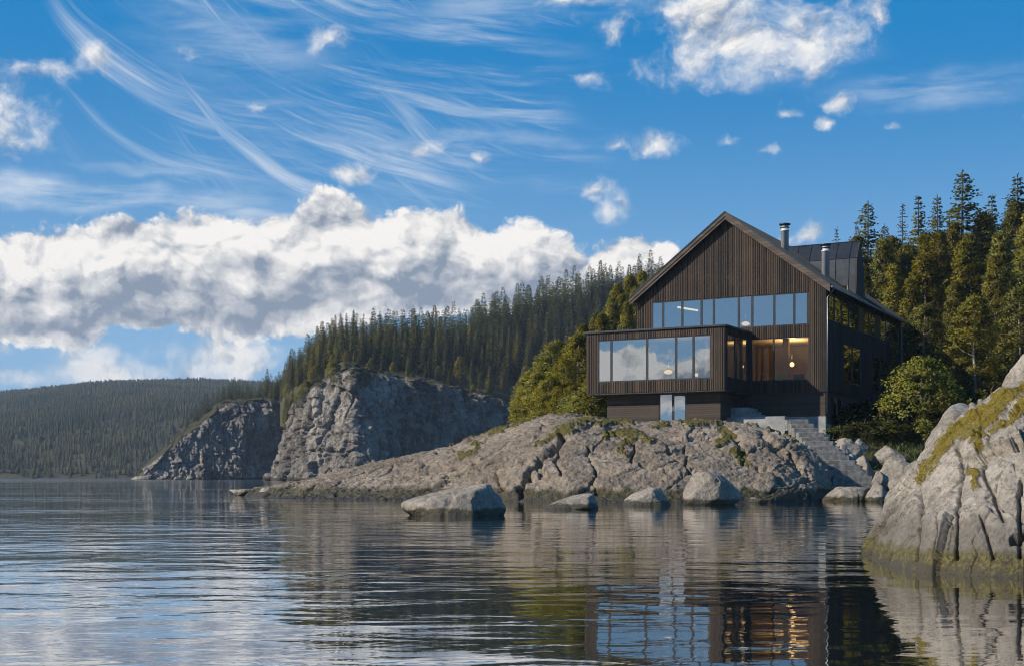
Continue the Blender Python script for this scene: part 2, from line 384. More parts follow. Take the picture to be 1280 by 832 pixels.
# ------------------------------------------------------------------ water
def water():
    m, g = newmat('lake_water'); pos = g.n('NewGeometry').outputs['Position']; sp = g.sep(pos)
    dist = g.vm('LENGTH', pos)
    w1 = g.noise(g.mapv(pos, (.50, 1.0, 1), rot=(0, 0, R(8))), 1., 2., .45, .4)
    w2 = g.noise(g.mapv(pos, (1.7, 2.9, 1), rot=(0, 0, R(-14))), 1., 3., .5, .4)
    w3 = g.noise(g.mapv(pos, (.05, .12, 1), rot=(0, 0, R(14))), 1., 3., .5)
    w4 = g.noise(g.mapv(pos, (4.5, 8.5, 1), rot=(0, 0, R(12))), 1., 2., .5)
    calm = g.noise(g.mapv(pos, (.022, .05, 1)), 1., 3., .5)
    # breeze outside the bay (to the left and far out), calmer water in the lee of the headland
    lee = g.ss(g.m('SUBTRACT', sp[0], g.m('MULTIPLY', sp[1], -.10)), -3., 6.)
    amp = g.m('MULTIPLY', g.ss(calm, .32, .68, .5, 1.45), g.ss(lee, 0, 1, 1.0, .42))
    h = g.m('ADD', g.m('MULTIPLY', w1, .034), g.m('ADD', g.m('MULTIPLY', w2, .007), g.m('ADD', g.m('MULTIPLY', w3, .07), g.m('MULTIPLY', w4, .0012))))
    nrm = g.bump(g.m('MULTIPLY', h, amp), 1., 1.)
    fr = g.m('MULTIPLY', g.m('POWER', g.n('Fresnel', IOR=1.36, Normal=nrm).outputs[0], .66), 1.18, clamp=True)
    df = g.n('BsdfDiffuse', Color=(.010, .013, .010)); gl = g.n('BsdfGlossy', Color=(1., 1., 1.), Roughness=g.ss(dist, 10, 500, .01, .10), Normal=nrm)
    mx = g.n('MixShader'); g.set(mx.inputs[0], fr); g.set(mx.inputs[1], df); g.set(mx.inputs[2], gl); g.out(mx)
    o = link('water', arr_mesh('water', [(-3500, -400, 0), (3500, -400, 0), (3500, 4500, 0), (-3500, 4500, 0)], [(0, 1, 2, 3)], False), m)
    tag(o, kind='structure')
water()

# ------------------------------------------------------------------ terrain sheets
def interp_table(tab, x):
    """tab rows: (px, (D,z)...) -> list of (D,z) at x"""
    xs = [t[0] for t in tab]
    def it(vals): 
        return np.interp(x, xs, vals)
    return [(it([t[1][k][0] for t in tab]), it([t[1][k][1] for t in tab])) for k in range(len(tab[0][1]))]
def hill_sheet(name, tab, pxs, rows, amp, nscale, mat, seed=0., base_amp=0.):
    nk = len(tab[0][1]); pr = interp_table(tab, pxs)
    D = np.stack([p[0] for p in pr]); Zc = np.stack([p[1] for p in pr])     # (nk, nc)
    v = np.linspace(0, nk - 1, rows)
    DD = np.empty((rows, len(pxs))); ZZ_ = np.empty_like(DD)
    for c in range(len(pxs)):
        DD[:, c] = np.interp(v, range(nk), D[:, c]); ZZ_[:, c] = np.interp(v, range(nk), Zc[:, c])
    for _ in range(6):
        ZZ_[1:-1] = (ZZ_[:-2] + 2 * ZZ_[1:-1] + ZZ_[2:]) / 4
    X = (pxs[None, :] - 640) / F * DD
    V = np.stack([X, DD, ZZ_], -1)
    V[..., 2] += (fbm(V.reshape(-1, 3) / nscale + seed, 5) * amp).reshape(V.shape[:2]) * np.clip((ZZ_ + 1) / 4, 0, 1)
    o = link(name, arr_mesh(name, V.reshape(-1, 3), grid_faces(*V.shape[:2])), mat); tag(o, kind='structure')
    return V
class Ground:
    """height lookup on a sheet by (px, D)"""
    def __init__(self, V, pxs): self.V = V; self.pxs = pxs
    def z(self, px, D):
        c = int(np.clip(np.searchsorted(self.pxs, px), 1, len(self.pxs) - 1))
        a = self.V[:, c - 1]; b = self.V[:, c]; t = (px - self.pxs[c - 1]) / (self.pxs[c] - self.pxs[c - 1])
        za = np.interp(D, a[:, 1], a[:, 2]); zb = np.interp(D, b[:, 1], b[:, 2]); return float(za * (1 - t) + zb * t)

NEAR = [
 (615, ((122, -3), (128, -1.5), (150, -1), (170, -1), (200, -2), (260, -4))),
 (650, ((104, -2), (110, 1.2), (122, 2.5), (140, 3.5), (165, 4), (300, -4))),
 (700, ((88, -1), (105, 3.6), (118, 4.5), (135, 5.0), (165, 8), (330, -4))),
 (740, ((88, 3.0), (106, 4.3), (118, 5.5), (140, 8), (170, 11), (350, -2))),
 (765, ((88, 3.6), (108, 4.6), (120, 6), (142, 10), (175, 13.5), (350, 0))),
 (800, ((86, 3.8), (110, 4.8), (122, 6.5), (148, 12), (185, 17), (360, 2))),
 (900, ((86, 3.8), (114, 5.2), (125, 7), (150, 14), (185, 19), (360, 4))),
 (975, ((84, 2.5), (114, 5.3), (125, 7.5), (150, 14), (180, 20), (360, 5))),
 (1000, ((76, -.6), (90, 3.8), (115, 5.6), (138, 12), (170, 20), (360, 5))),
 (1060, ((77, -.6), (90, 4.0), (112, 6), (136, 12), (166, 20), (350, 5))),
 (1120, ((77, -.8), (92, 4.3), (106, 6), (128, 11), (164, 21), (340, 5))),
 (1280, ((80, -1), (94, 4.3), (106, 6.3), (125, 12), (152, 21), (330, 5))),
 (1500, ((78, -1), (94, 4.5), (105, 6.5), (124, 12), (150, 22), (330, 5))),
 (1800, ((74, -1), (90, 4.5), (102, 6.5), (120, 12), (150, 22), (330, 5))),
 (2600, ((74, -1), (90, 4.5), (102, 6.5), (120, 12), (150, 22), (330, 5)))]
pxN = np.linspace(615, 2600, 440)
VN = hill_sheet('hillside', NEAR, pxN, 120, .9, 9., M['ground'])
gN = Ground(VN, pxN)
FAR = [
 (150, ((560, -4), (575, -3), (600, -3), (650, -4))),
 (168, ((566, -2), (578, 0), (600, 0), (650, -4))),
 (200, ((577, 5), (588, 9), (605, 11), (680, -4))),
 (230, ((584, 15), (596, 19), (612, 21), (700, -2))),
 (260, ((590, 25), (602, 29), (620, 31), (740, 0))),
 (290, ((596, 33), (608, 37), (630, 39), (780, 0))),
 (330, ((600, 33), (612, 36), (640, 38), (800, 0))),
 (350, ((598, 33), (610, 36), (640, 39), (800, 0))),
 (362, ((430, 24), (438, 28), (530, 40), (760, 0))),
 (400, ((418, 31), (428, 35), (510, 42), (740, 0))),
 (430, ((414, 33), (424, 37), (500, 46), (740, 0))),
 (500, ((424, 30), (434, 34), (510, 49), (760, 0))),
 (600, ((440, 25), (450, 29), (520, 57), (780, 0))),
 (700, ((452, 20), (462, 24), (530, 70), (800, 0))),
 (800, ((466, 16), (476, 20), (540, 80), (820, 0))),
 (1000, ((480, 16), (490, 20), (550, 80), (840, 0)))]
pxF = np.linspace(150, 1000, 320)
FARM = [(p, ((c[0][0] - 1., c[0][1] - 9.),) + c[1:]) for p, c in FAR]
VF = hill_sheet('cliff_hill', FARM, pxF, 80, 3., 22., M['ground'], 5.)
gF = Ground(VF, pxF)
HILLS = [
 (-900, ((1000, -5), (1060, 12), (1300, 60), (1700, 110), (2200, 150), (3200, 60))),
 (-300, ((900, -4), (950, 8), (1200, 45), (1600, 92), (2100, 135), (3200, 60))),
 (0, ((860, -4), (900, 6), (1150, 40), (1500, 82), (2000, 128), (3200, 60))),
 (90, ((860, -4), (900, 8), (1100, 42), (1500, 92), (2000, 138), (3200, 60))),
 (180, ((850, -4), (890, 8), (1100, 46), (1450, 92), (2000, 145), (3200, 60))),
 (240, ((850, -4), (890, 8), (1100, 48), (1450, 88), (2000, 147), (3200, 60))),
 (330, ((860, -4), (900, 6), (1100, 45), (1500, 90), (2000, 142), (3200, 60))),
 (450, ((870, -4), (910, 6), (1150, 40), (1500, 80), (2000, 135), (3200, 60))),
 (800, ((900, -4), (940, 4), (1200, 30), (1600, 60), (2000, 90), (3200, 40)))]
pxH = np.linspace(-900, 800, 240)
VH = hill_sheet('hills', HILLS, pxH, 120, 9., 170., M['ground'], 9.)
gH = Ground(VH, pxH)

# cliffs
def cliff(name, base, topz, nc, nr, lean, amp, seed, mossy=0.):
    """base: plan polyline of (x,y); topz: heights along it"""
    base = np.array(base, float); L = np.r_[0, np.cumsum(np.linalg.norm(np.diff(base, axis=0), axis=1))]
    s = np.linspace(0, L[-1], nc); bx = np.interp(s, L, base[:, 0]); by = np.interp(s, L, base[:, 1])
    k = 7
    def sm(a):
        a = np.r_[[a[0]] * k, a, [a[-1]] * k]; return np.convolve(a, np.ones(2 * k + 1) / (2 * k + 1), 'valid')
    bx = sm(bx); by = sm(by); tz = np.interp(s, L, topz)
    tx = np.gradient(bx); ty = np.gradient(by); n = np.hypot(tx, ty); nx, ny = ty / n, -tx / n   # outwards (to the water)
    t = np.linspace(0, 1, nr)[:, None]
    ln = lean * (t ** 1.3) + 3.5 * sstep(.86, 1., t) ** 2 * 1.5
    z = -1.5 + (tz[None, :] + 1.5) * (1 - (1 - t) ** 1.15)
    V = np.stack([bx - nx * ln, by - ny * ln, z], -1)
    # scree toe
    toe = 3.5 * (1 - t) ** 6
    V[..., 0] += nx * toe; V[..., 1] += ny * toe
    fl = V.reshape(-1, 3)
    q = fl * np.array([1, 1, .55])
    d = ridged(fl * np.array([1, 1, .22]) / 13. + seed, 3) * 1.7 + fbm(q / 9. + seed, 4) * 1.5
    q = fl * np.array([1, 1, .38])
    f1, f2, iv, dv = cells(q / 5.5 + seed + fbm(fl / 6., 2)[:, None] * .18)
    d += (iv[:, 0] - .5) * 2.8 + (dv * (iv - .5)).sum(1) * 2.3 - np.exp(-((f2 - f1) / .05) ** 2) * 1.1
    f1, f2, iv, dv = cells(fl * np.array([1, 1, .6]) / 2.4 + seed * 2)
    d += (iv[:, 0] - .5) * 1.1 + (dv * (iv - .5)).sum(1) * 1.5
    d += fbm(fl * np.array([1, 1, .5]) / .9 + 13, 3) * .5
    d += fbm(fl / 2.2, 4) * .9 + ridged(fl * np.array([.45, .45, .16]) + seed, 3) * .5
    strata = np.abs(((fl[:, 2] + fbm(fl / 14., 2) * 3 + fl[:, 0] * .05) / 5.5) % 1 - .5)
    d += (sstep(.40, .5, strata)) * -.55 * sstep(-.1, .35, fbm(fl / 11. + 60, 3))
    d *= amp
    N = np.stack([nx + 0 * ln, ny + 0 * ln, 0 * ny + 0 * ln], -1).reshape(-1, 3)
    fl = fl + N * d[:, None]; fl[:, 2] += fbm(fl / 4. + 3, 3) * .6
    ms = np.broadcast_to(sstep(.78, 1., t), (nr, nc)).ravel() * .8 + fbm(fl / 10., 3) * .35
    shelf = fbm(fl / 12. + 40, 3); ms = ms + sstep(.15, .35, shelf) * .45
    o = link(name, arr_mesh(name, fl, grid_faces(nr, nc, True), True, {'moss': ms}), M['cliff']); tag(o, kind='structure')
    return fl.reshape(nr, nc, 3)
cliff('cliff', [(-60, 470), (-70, 445), (-76, 424), (-62, 408), (-49, 401), (-42, 404), (-20, 425), (2, 446), (28, 472)],
      [34, 31, 25, 34, 37, 35.5, 33, 28.5, 24], 460, 190, 6., 1., 1.7)
cliff('distant_cliff', [(-168, 570), (-158, 561), (-140, 571), (-122, 583), (-100, 598), (-80, 606)],
      [-1, 2.5, 20, 36, 38, 38], 300, 130, 9., 1., 6.1)

# headland
def ridge_rock(name, tab, ncol, rows_front, rows_back, mat, kind, shape, lumps, moss_fn=None, steep=.55, moss_th=.12):
    pxs = np.array([t[0] for t in tab], float); x = np.linspace(pxs[0], pxs[-1], ncol)
    def it(k):
        a = np.interp(x, pxs, [t[k] for t in tab]); w = max(3, ncol // 60)
        b = np.r_[[a[0]] * w, a, [a[-1]] * w]; return np.convolve(b, np.ones(2 * w + 1) / (2 * w + 1), 'valid')
    Df, Dc, zc, Db, zb = (it(k) for k in range(1, 6))
    t = np.linspace(-.05, 1, rows_front)[:, None]
    D1 = Df + (Dc - Df) * t
    prof = np.where(t > 0, (1 - (1 - np.clip(t, 0, 1)) ** shape) ** steep, t * 9)
    z1 = zc * prof + (1 - prof.clip(0, 1)) * -.15
    t2 = np.linspace(0, 1, rows_back + 1)[1:, None]
    D2 = Dc + (Db - Dc) * t2; z2 = zc + (zb - zc) * t2 ** 1.6
    D = np.r_[D1, D2]; z = np.r_[z1, z2]
    X = (x[None] - 640) / F * D
    V = np.stack([X, D, z], -1); N = grid_normals(V); N *= np.sign(N[..., 2:3] + 1e-6)
    fl = V.reshape(-1, 3); d = lumps(fl, np.broadcast_to(x[None], D.shape).ravel(), np.r_[t, 1 + t2].repeat(ncol, 1).ravel())
    fade = np.clip((fl[:, 2] + .9) / 1.2, .15, 1)
    fl = fl + N.reshape(-1, 3) * (d * fade)[:, None]
    nn = grid_normals(fl.reshape(V.shape)); up = np.abs(nn[..., 2]).ravel()
    ms = moss_fn(fl, np.broadcast_to(x[None], D.shape).ravel(), up, d) if moss_fn else np.zeros(len(fl))
    fl = fl + N.reshape(-1, 3) * (sstep(.38, .6, ms) * moss_th * (1 + 1.2 * fbm(fl / (moss_th * 2.2), 3)))[:, None]
    o = link(name, arr_mesh(name, fl, grid_faces(*V.shape[:2]), True, {'moss': ms}), mat)
    if kind: tag(o, kind=kind)
    return o, fl.reshape(V.shape), x
def pxpy(fl): return 640 + F * fl[:, 0] / fl[:, 1], HOR - F * (fl[:, 2] - EYE) / fl[:, 1]
def seg_d(px, py, a, b):
    a = np.array(a, float); b = np.array(b, float); ab = b - a
    t = np.clip(((px - a[0]) * ab[0] + (py - a[1]) * ab[1]) / (ab @ ab), 0, 1)
    return np.hypot(px - a[0] - ab[0] * t, py - a[1] - ab[1] * t)
def poly_d(px, py, pts):
    r = np.full(len(px), 1e9)
    for a, b in zip(pts[:-1], pts[1:]): r = np.minimum(r, seg_d(px, py, a, b))
    return r
H_CR = [[(705, 548), (690, 562), (668, 582), (655, 602), (650, 624)], [(668, 584), (676, 596), (704, 602)], [(700, 556), (694, 575), (700, 592)],
        [(770, 543), (792, 556), (790, 575)], [(858, 558), (858, 580), (868, 600)], [(905, 540), (925, 552), (930, 570)], [(560, 594), (600, 586), (640, 572)], [(470, 606), (540, 588), (600, 574)],
        [(950, 545), (975, 562), (1005, 590)], [(985, 560), (1000, 580), (1012, 600)], [(930, 575), (965, 590), (985, 605)], [(735, 560), (745, 590), (742, 615)], [(820, 545), (850, 548), (900, 545)], [(800, 580), (850, 590), (870, 588)]]
def head_lumps(fl, px, t):
    w = fl + np.stack([fbm(fl / 5., 3), fbm(fl / 5. + 9, 3), fbm(fl / 5. + 21, 3)], -1) * 1.2
    d = fbm(w / np.array([11., 8., 5.]) + 2, 3) * .45 - .10
    zs = w[:, 2] - w[:, 0] * .17
    q = np.stack([w[:, 0] / 9., w[:, 1] / 7., zs / 1.5], -1)          # inclined sheeting: ledges that climb to the right
    d += ridged(q, 4) * .20
    f1, f2, iv, dv = cells(np.stack([w[:, 0] / 6.5, w[:, 1] / 5., zs / 2.0], -1) + 3.3)
    d += (iv[:, 0] - .5) * .15 + (dv * (iv - .5)).sum(1) * .26 - np.exp(-((f2 - f1) / .03) ** 2) * .16
    f1, f2, iv, dv = cells(np.stack([w[:, 0] / 2.3, w[:, 1] / 2., zs / .75], -1) + 8.1)
    d += (iv[:, 0] - .5) * .08 + (dv * (iv - .5)).sum(1) * .15
    d += fbm(np.stack([w[:, 0] / 1.8, w[:, 1] / 1.4, zs / .5], -1), 5, gain=.6) * .17 + fbm(fl / .3, 2) * .10
    d -= sstep(.7, 1., t) * .25
    X, Y = pxpy(fl)
    X = X + fbm(fl * 1.2, 3) * 9; Y = Y + fbm(fl * 1.2 + 7, 3) * 5
    for i, c in enumerate(H_CR):
        r = poly_d(X, Y, c); wd = 3.0 if i in (0, 5, 8) else 1.6
        d -= np.exp(-(r / wd) ** 2) * (.9 if i == 0 else .38)
    return d * np.clip(1.25 - .25 * t, .3, 1)
H_MOSS = [([(560, 552), (600, 542), (632, 536)], 4), ([(575, 570), (592, 562), (598, 556)], 5), ([(700, 537), (740, 522), (757, 519)], 5), ([(672, 556), (690, 545), (720, 538)], 4),
          ([(752, 545), (775, 540), (800, 542)], 6), ([(790, 548), (782, 558), (778, 566)], 5), ([(820, 533), (830, 532)], 5), ([(895, 555), (915, 545), (900, 538)], 5), ([(918, 562), (925, 575), (935, 580)], 5), ([(965, 535), (995, 549)], 4),
          ([(850, 528), (900, 530)], 3), ([(640, 532), (668, 520)], 3), ([(800, 553), (815, 552)], 4), ([(940, 528), (965, 534)], 3), ([(740, 530), (790, 527)], 3)]
def head_moss(fl, px, up, d):
    X, Y = pxpy(fl); X = X + fbm(fl * .9 + 5, 3) * 14; Y = Y + fbm(fl * .9 + 17, 3) * 6
    m = fbm(fl / 2.2, 4) * .35 + (up - .6) * .25
    for pts, w in H_MOSS: m = np.maximum(m, np.exp(-(poly_d(X, Y, pts) / w) ** 2) * .85 + fbm(fl / .8, 3) * .3)
    return m
zc = lambda py, D: ZZ(py, D)
HEAD = [
 (276, 96, 97, -.6, 99, -1.5), (290, 92, 94, zc(617.5, 94), 97, -1), (312, 86, 91, zc(612, 91), 96, -1), (345, 78, 89, zc(605, 89), 97, -1), (400, 75, 88, zc(592, 88), 99, -1.5),
 (480, 73.5, 88, zc(574, 88), 101, -1.5), (560, 71.5, 88, zc(552, 88), 104, -1.5), (640, 69, 87, zc(527, 87), 108, -1), (690, 67.5, 86, zc(514, 86), 112, 0), (715, 67, 85.5, zc(512, 85.5), 112, 3), (745, 67, 85, zc(517, 85), 112, 4.7),
 (765, 66.5, 85, zc(521, 85), 112, 4.8), (830, 66, 84.5, zc(522, 84.5), 112, 4.8), (880, 66, 83.5, zc(524, 83.5), 112, 4.8), (930, 66.5, 82, zc(529, 82), 100, 3.8), (965, 67, 80.5, zc(537, 80.5), 92, 2.8),
 (995, 68.5, 79, zc(545, 79), 86, 1.5), (1018, 70, 77.5, zc(560, 77.5), 82, 0), (1036, 71.5, 76.4, zc(580, 76.4), 79, -.8), (1046, 72.5, 75.6, zc(598, 75.6), 77.5, -1), (1052, 74, 75, -.8, 76.5, -1.5)]
ridge_rock('rock_headland', HEAD, 900, 270, 60, M['headland'], 'structure', 1.7, head_lumps, head_moss, .85)

# ------------------------------------------------------------------ outcrop (near, right)
O_CR = [([(1150, 575), (1149, 620), (1151, 660), (1150, 700)], 3.2, .16), ([(1197, 560), (1199, 620), (1196, 660), (1196, 700)], 2.6, .16), ([(1116, 640), (1128, 625), (1136, 610)], 2.2, .07), ([(1112, 672), (1118, 650)], 2., .06),
        ([(1224, 575), (1236, 610), (1250, 640), (1258, 655)], 3., .12), ([(1228, 650), (1238, 672), (1243, 700)], 2.2, .09), ([(1175, 700), (1180, 665), (1178, 640)], 1.8, .06), ([(1222, 500), (1226, 540), (1224, 580)], 3., .10), ([(1275, 600), (1276, 650), (1274, 700)], 4., .14), ([(1240, 560), (1258, 520), (1275, 505)], 2.4, .08),
        ([(1310, 560), (1322, 620), (1318, 700)], 3., .12), ([(1390, 540), (1400, 620), (1390, 700)], 3., .12)]
def out_lumps(fl, px, t):
    d = fbm(fl / 1.3, 3) * .06 + fbm(fl / .35 + 4, 4) * .035 + fbm(fl / .09, 3) * .014 + fbm(fl / .04, 2) * .006 + ridged(fl * np.array([1.6, 1.6, .35]) + 3, 3) * .03
    f1, f2, iv, dv = cells(fl / np.array([.9, .9, 1.8]) + .12 * fbm(fl / .5, 3)[:, None]); d += (iv[:, 0] - .5) * .10 + (dv * (iv - .5)).sum(1) * .24 - np.exp(-((f2 - f1) / .018) ** 2) * .03
    f1, f2, iv, dv = cells(fl / np.array([.32, .32, .5]) + 4.); d += (iv[:, 0] - .5) * .03 + (dv * (iv - .5)).sum(1) * .10
    X, Y = pxpy(fl); X = X + fbm(fl * 3, 4) * 5; Y = Y + fbm(fl * 3 + 7, 3) * 6
    for c, w, a in O_CR: d -= (np.exp(-(poly_d(X, Y, c) / (w * .55)) ** 2) * a * .95 + np.exp(-(poly_d(X, Y, c) / (w * 2.4)) ** 2) * a * .22)
    return d * np.clip(1.2 - .2 * t, .3, 1)
O_MOSS = [([(1196, 540), (1215, 525), (1240, 510), (1258, 492)], 11), ([(1222, 532), (1224, 558)], 7), ([(1214, 545), (1238, 522), (1262, 500), (1290, 480)], 7), ([(1152, 600), (1162, 578), (1174, 566), (1186, 548)], 7), ([(1219, 590), (1220, 608)], 5), ([(1262, 520), (1285, 500)], 6), ([(1240, 540), (1262, 530), (1280, 515)], 4), ([(1300, 480), (1400, 470)], 9)]
def out_moss(fl, px, up, d):
    X, Y = pxpy(fl); X = X + fbm(fl * 3.1 + 5, 3) * 12; Y = Y + fbm(fl * 3.1 + 17, 3) * 9
    m = fbm(fl / .7, 3) * .2
    for pts, w in O_MOSS: m = np.maximum(m, np.exp(-(poly_d(X, Y, pts) / w) ** 2) * .95 + fbm(fl / .25, 3) * .25)
    return m
OUT = [
 (1070, 23.0, 23.2, -.4, 23.6, -.6), (1077, 22.2, 23.0, zc(685, 23), 23.8, -.6), (1086, 21.0, 22.8, zc(664, 22.8), 24.2, -.6), (1110, 19.3, 22.4, zc(624, 22.4), 24.6, -.4), (1138, 18.3, 22.2, zc(588, 22.2), 25, -.3), (1160, 17.9, 22., zc(566, 22), 25.4, 0),
 (1185, 17.6, 21.9, zc(540, 21.9), 25.6, .3), (1210, 17.4, 21.8, zc(516, 21.8), 26, .4), (1240, 17.2, 21.6, zc(496, 21.6), 26.4, .5), (1262, 17.1, 21.5, zc(482, 21.5), 26.6, .5), (1290, 17., 21.4, zc(470, 21.4), 26.8, .5), (1400, 17, 21.4, zc(462, 21.4), 27, .5), (1520, 17.5, 21.5, zc(500, 21.5), 25, 0), (1600, 19, 21.5, -.4, 23, -.6)]
o, VO, xO = ridge_rock('rock_outcrop', OUT, 900, 420, 60, M['outcrop'], None, 1.5, out_lumps, out_moss, .62, .04)
tag(o, 'large pale cracked shore rock with yellow moss, filling the right edge', 'rock')

# ------------------------------------------------------------------ boulders
import bmesh
def ico(sub):
    bm = bmesh.new(); bmesh.ops.create_icosphere(bm, subdivisions=sub, radius=1.)
    V = np.array([v.co[:] for v in bm.verts]); Fq = np.array([[v.index for v in f.verts] for f in bm.faces]); bm.free(); return V, Fq
ICO6 = ico(6); ICO5 = ico(5)
def boulder(label, px0, px1, py_top, py_base, D, depth, planes, seed, mat='boulder', sink=.5, p=14, rough=.05, moss=0., hi=False, group=None, name='boulder', tilt=0):
    V, Fq = ICO6 if hi else ICO5
    g = np.random.default_rng(seed); pl = list(planes)
    for k in range(16):
        n = g.normal(size=3); pl.append(tuple(n / np.linalg.norm(n)) + (g.uniform(1.0, 1.3),))
    acc = np.zeros(len(V))
    for a in pl:
        n = np.array(a[:3], float); n /= np.linalg.norm(n); acc += np.maximum(0, V @ n / a[3]) ** p
    r = 1 / acc ** (1 / p); W_ = V * r[:, None]
    x0, y0, z0_ = P(px0, py_base, D); x1, _, _ = P(px1, py_base, D); h = (py_base - py_top) / F * D; w = x1 - x0
    mn, mx = W_.min(0), W_.max(0); W_ = (W_ - mn) / (mx - mn)
    W_ = (W_ - np.array([0, .5, 0])) * np.array([w, depth, h + sink]) + np.array([-w / 2, 0, -sink])
    s = max(w, h)
    N = W_ - np.array([0, 0, h * .3]); N /= np.linalg.norm(N, axis=1)[:, None]
    d = fbm(W_ / (s * .35) + seed, 4) * s * rough + fbm(W_ / (s * .09) + seed, 4) * s * rough * .35 - np.maximum(0, ridged(W_ / (s * .45) + seed * 3, 2) - .72) * s * .10
    W_ = W_ + N * d[:, None]
    ms = np.full(len(W_), -.5) + moss * (N[:, 2] + fbm(W_ / (s * .3), 3) * .8)
    o = link(name, arr_mesh(name, W_, Fq, True, {'moss': ms}), M[mat]); o.location = ((x0 + x1) / 2, D, z0_)
    return tag(o, label, 'boulder', group)
boulder('long wedge-shaped boulder in the water with a dark right face, leftmost off the headland', 502, 630, 604, 644, 44, 2.0, [(-.36, -.25, .85, .62), (1., -.5, .25, .62), (.15, -1, .5, .75), (-.9, -.3, .3, 1.35)], 1, hi=True, rough=.035)
boulder('low flat boulder awash between the long wedge and the small round one', 671, 748, 616, 636, 53, 1.7, [(-.35, -.2, .9, .5), (1., -.45, .3, .7), (-.1, -1, .6, .7), (-.9, -.2, .4, 1.4)], 2, rough=.035)
boulder('small grey boulder with black foot, left of the tall rounded boulder', 779, 844, 608, 631, 59, 1.6, [(-.7, -.3, .8, .62), (.9, -.5, .45, .7), (0, -1, .5, .72)], 3, rough=.05)
boulder('tall rounded pale boulder standing in the water before the headland', 852, 928, 587, 630, 61.5, 2.0, [(-.85, -.35, .75, .52), (1., -.5, .25, .72), (-.1, -1, .55, .68), (.45, -.2, .9, .8), (.8, -.1, .75, .85)], 4, hi=True, rough=.04)
boulder('tiny dark stone showing beside the tall rounded boulder', 936, 958, 621, 628, 65, .5, [], 5, rough=.06)
boulder('flat dark boulder at the waterline below the lowest stair step', 1026, 1086, 608, 626, 70, 1.7, [(0, -.1, 1, .6), (0, -1, .3, .8)], 6, rough=.05)
boulder('greyish boulder at the waterline right of the flat dark one', 1081, 1119, 601, 626, 69, 1.4, [(-.3, -.5, .8, .8), (.8, -.5, .4, .9)], 7, rough=.05)
boulder('small rounded boulder partly behind the big mossy outcrop at the waterline', 1112, 1145, 597, 616, 72, 1.3, [(-.3, -.3, .8, .8)], 8, rough=.05)
boulder('pale triangular boulder on the bank right beside the stair foot', 1062, 1099, 568, 594, 81, 1.6, [(-.6, -.4, .7, .75), (.8, -.4, .5, .85)], 9, sink=.5)
boulder('rounded boulder on top of the bank pile near the shrub', 1091, 1131, 556, 582, 85, 1.8, [(-.4, -.5, .8, .8), (.5, -.3, .8, .8), (0, -1, .3, .8)], 30, sink=.8)
boulder('grey boulder on the bank between stairs and the mossy outcrop', 1096, 1146, 570, 606, 79.5, 2.0, [(-.4, -.5, .8, .85), (.3, -.3, .9, .85)], 11, sink=.6)
boulder('big dark shaded rock beside the upper stairs', 1031, 1080, 546, 586, 84.5, 2.2, [(-.7, -.3, .6, .75), (.4, -.8, .5, .8)], 12, sink=.8, rough=.07)
boulder('dark angular rock above the pale triangular boulder', 1060, 1098, 548, 572, 88, 1.8, [(.5, -.7, .5, .8)], 13, sink=.8, rough=.07)
boulder('low dark rock awash at the left tip of the headland', 286, 322, 611, 619, 90, 1.2, [(0, 0, 1, .6)], 14, sink=.4, rough=.07)
boulder('small dark rock nearest the headland tip', 318, 346, 608, 620, 86, 1.2, [], 15, sink=.4, rough=.07)
boulder('rounded boulder perched on the crest of the mossy outcrop', 1256, 1330, 440, 498, 22.3, 1.0, [(-.9, -.2, .3, .8), (0, -1, .2, .8)], 16, mat='outcrop', sink=.35, hi=True, rough=.04)
boulder('broad grey boulder with a moss fringe behind the left shoulder of the outcrop', 1139, 1262, 500, 590, 26.5, 2.2, [(-.62, -.2, .7, .66), (-1., -.3, .1, .82), (.1, -.3, .9, .72), (.2, -1, -.2, .7), (.35, -1, .35, .75)], 17, mat='outcrop', sink=1.2, moss=1.0, hi=True, rough=.04)
boulder('dark rock wedged against the right side of the top steps', 1010, 1042, 541, 566, 87.5, 1.8, [(-.4, -.6, .7, .8)], 33, sink=.8, rough=.07)
boulder('broken dark rock between the big shaded rock and the pale triangular boulder', 1050, 1082, 566, 594, 82.5, 1.5, [(-.5, -.6, .6, .8), (.6, -.4, .7, .8)], 34, sink=.8, rough=.07)
boulder('low grey rock at the right end of the lowest step', 1088, 1112, 588, 606, 76.5, 1.2, [(-.3, -.6, .7, .8)], 35, sink=.5, rough=.06)
for i, (a, b, t, q) in enumerate([(232, 242, 593, 600), (216, 226, 595, 600), (160, 190, 594, 600), (192, 205, 596, 600.5)]):
    boulder(['pale rock fallen below the distant cliff', 'small pale rock at the foot of the distant cliff', 'dark rock at the outer point of the distant cliff', 'low rock beside the point of the distant cliff'][i], a, b, t, q, 540, 3., [], 20 + i, sink=1., rough=.07)

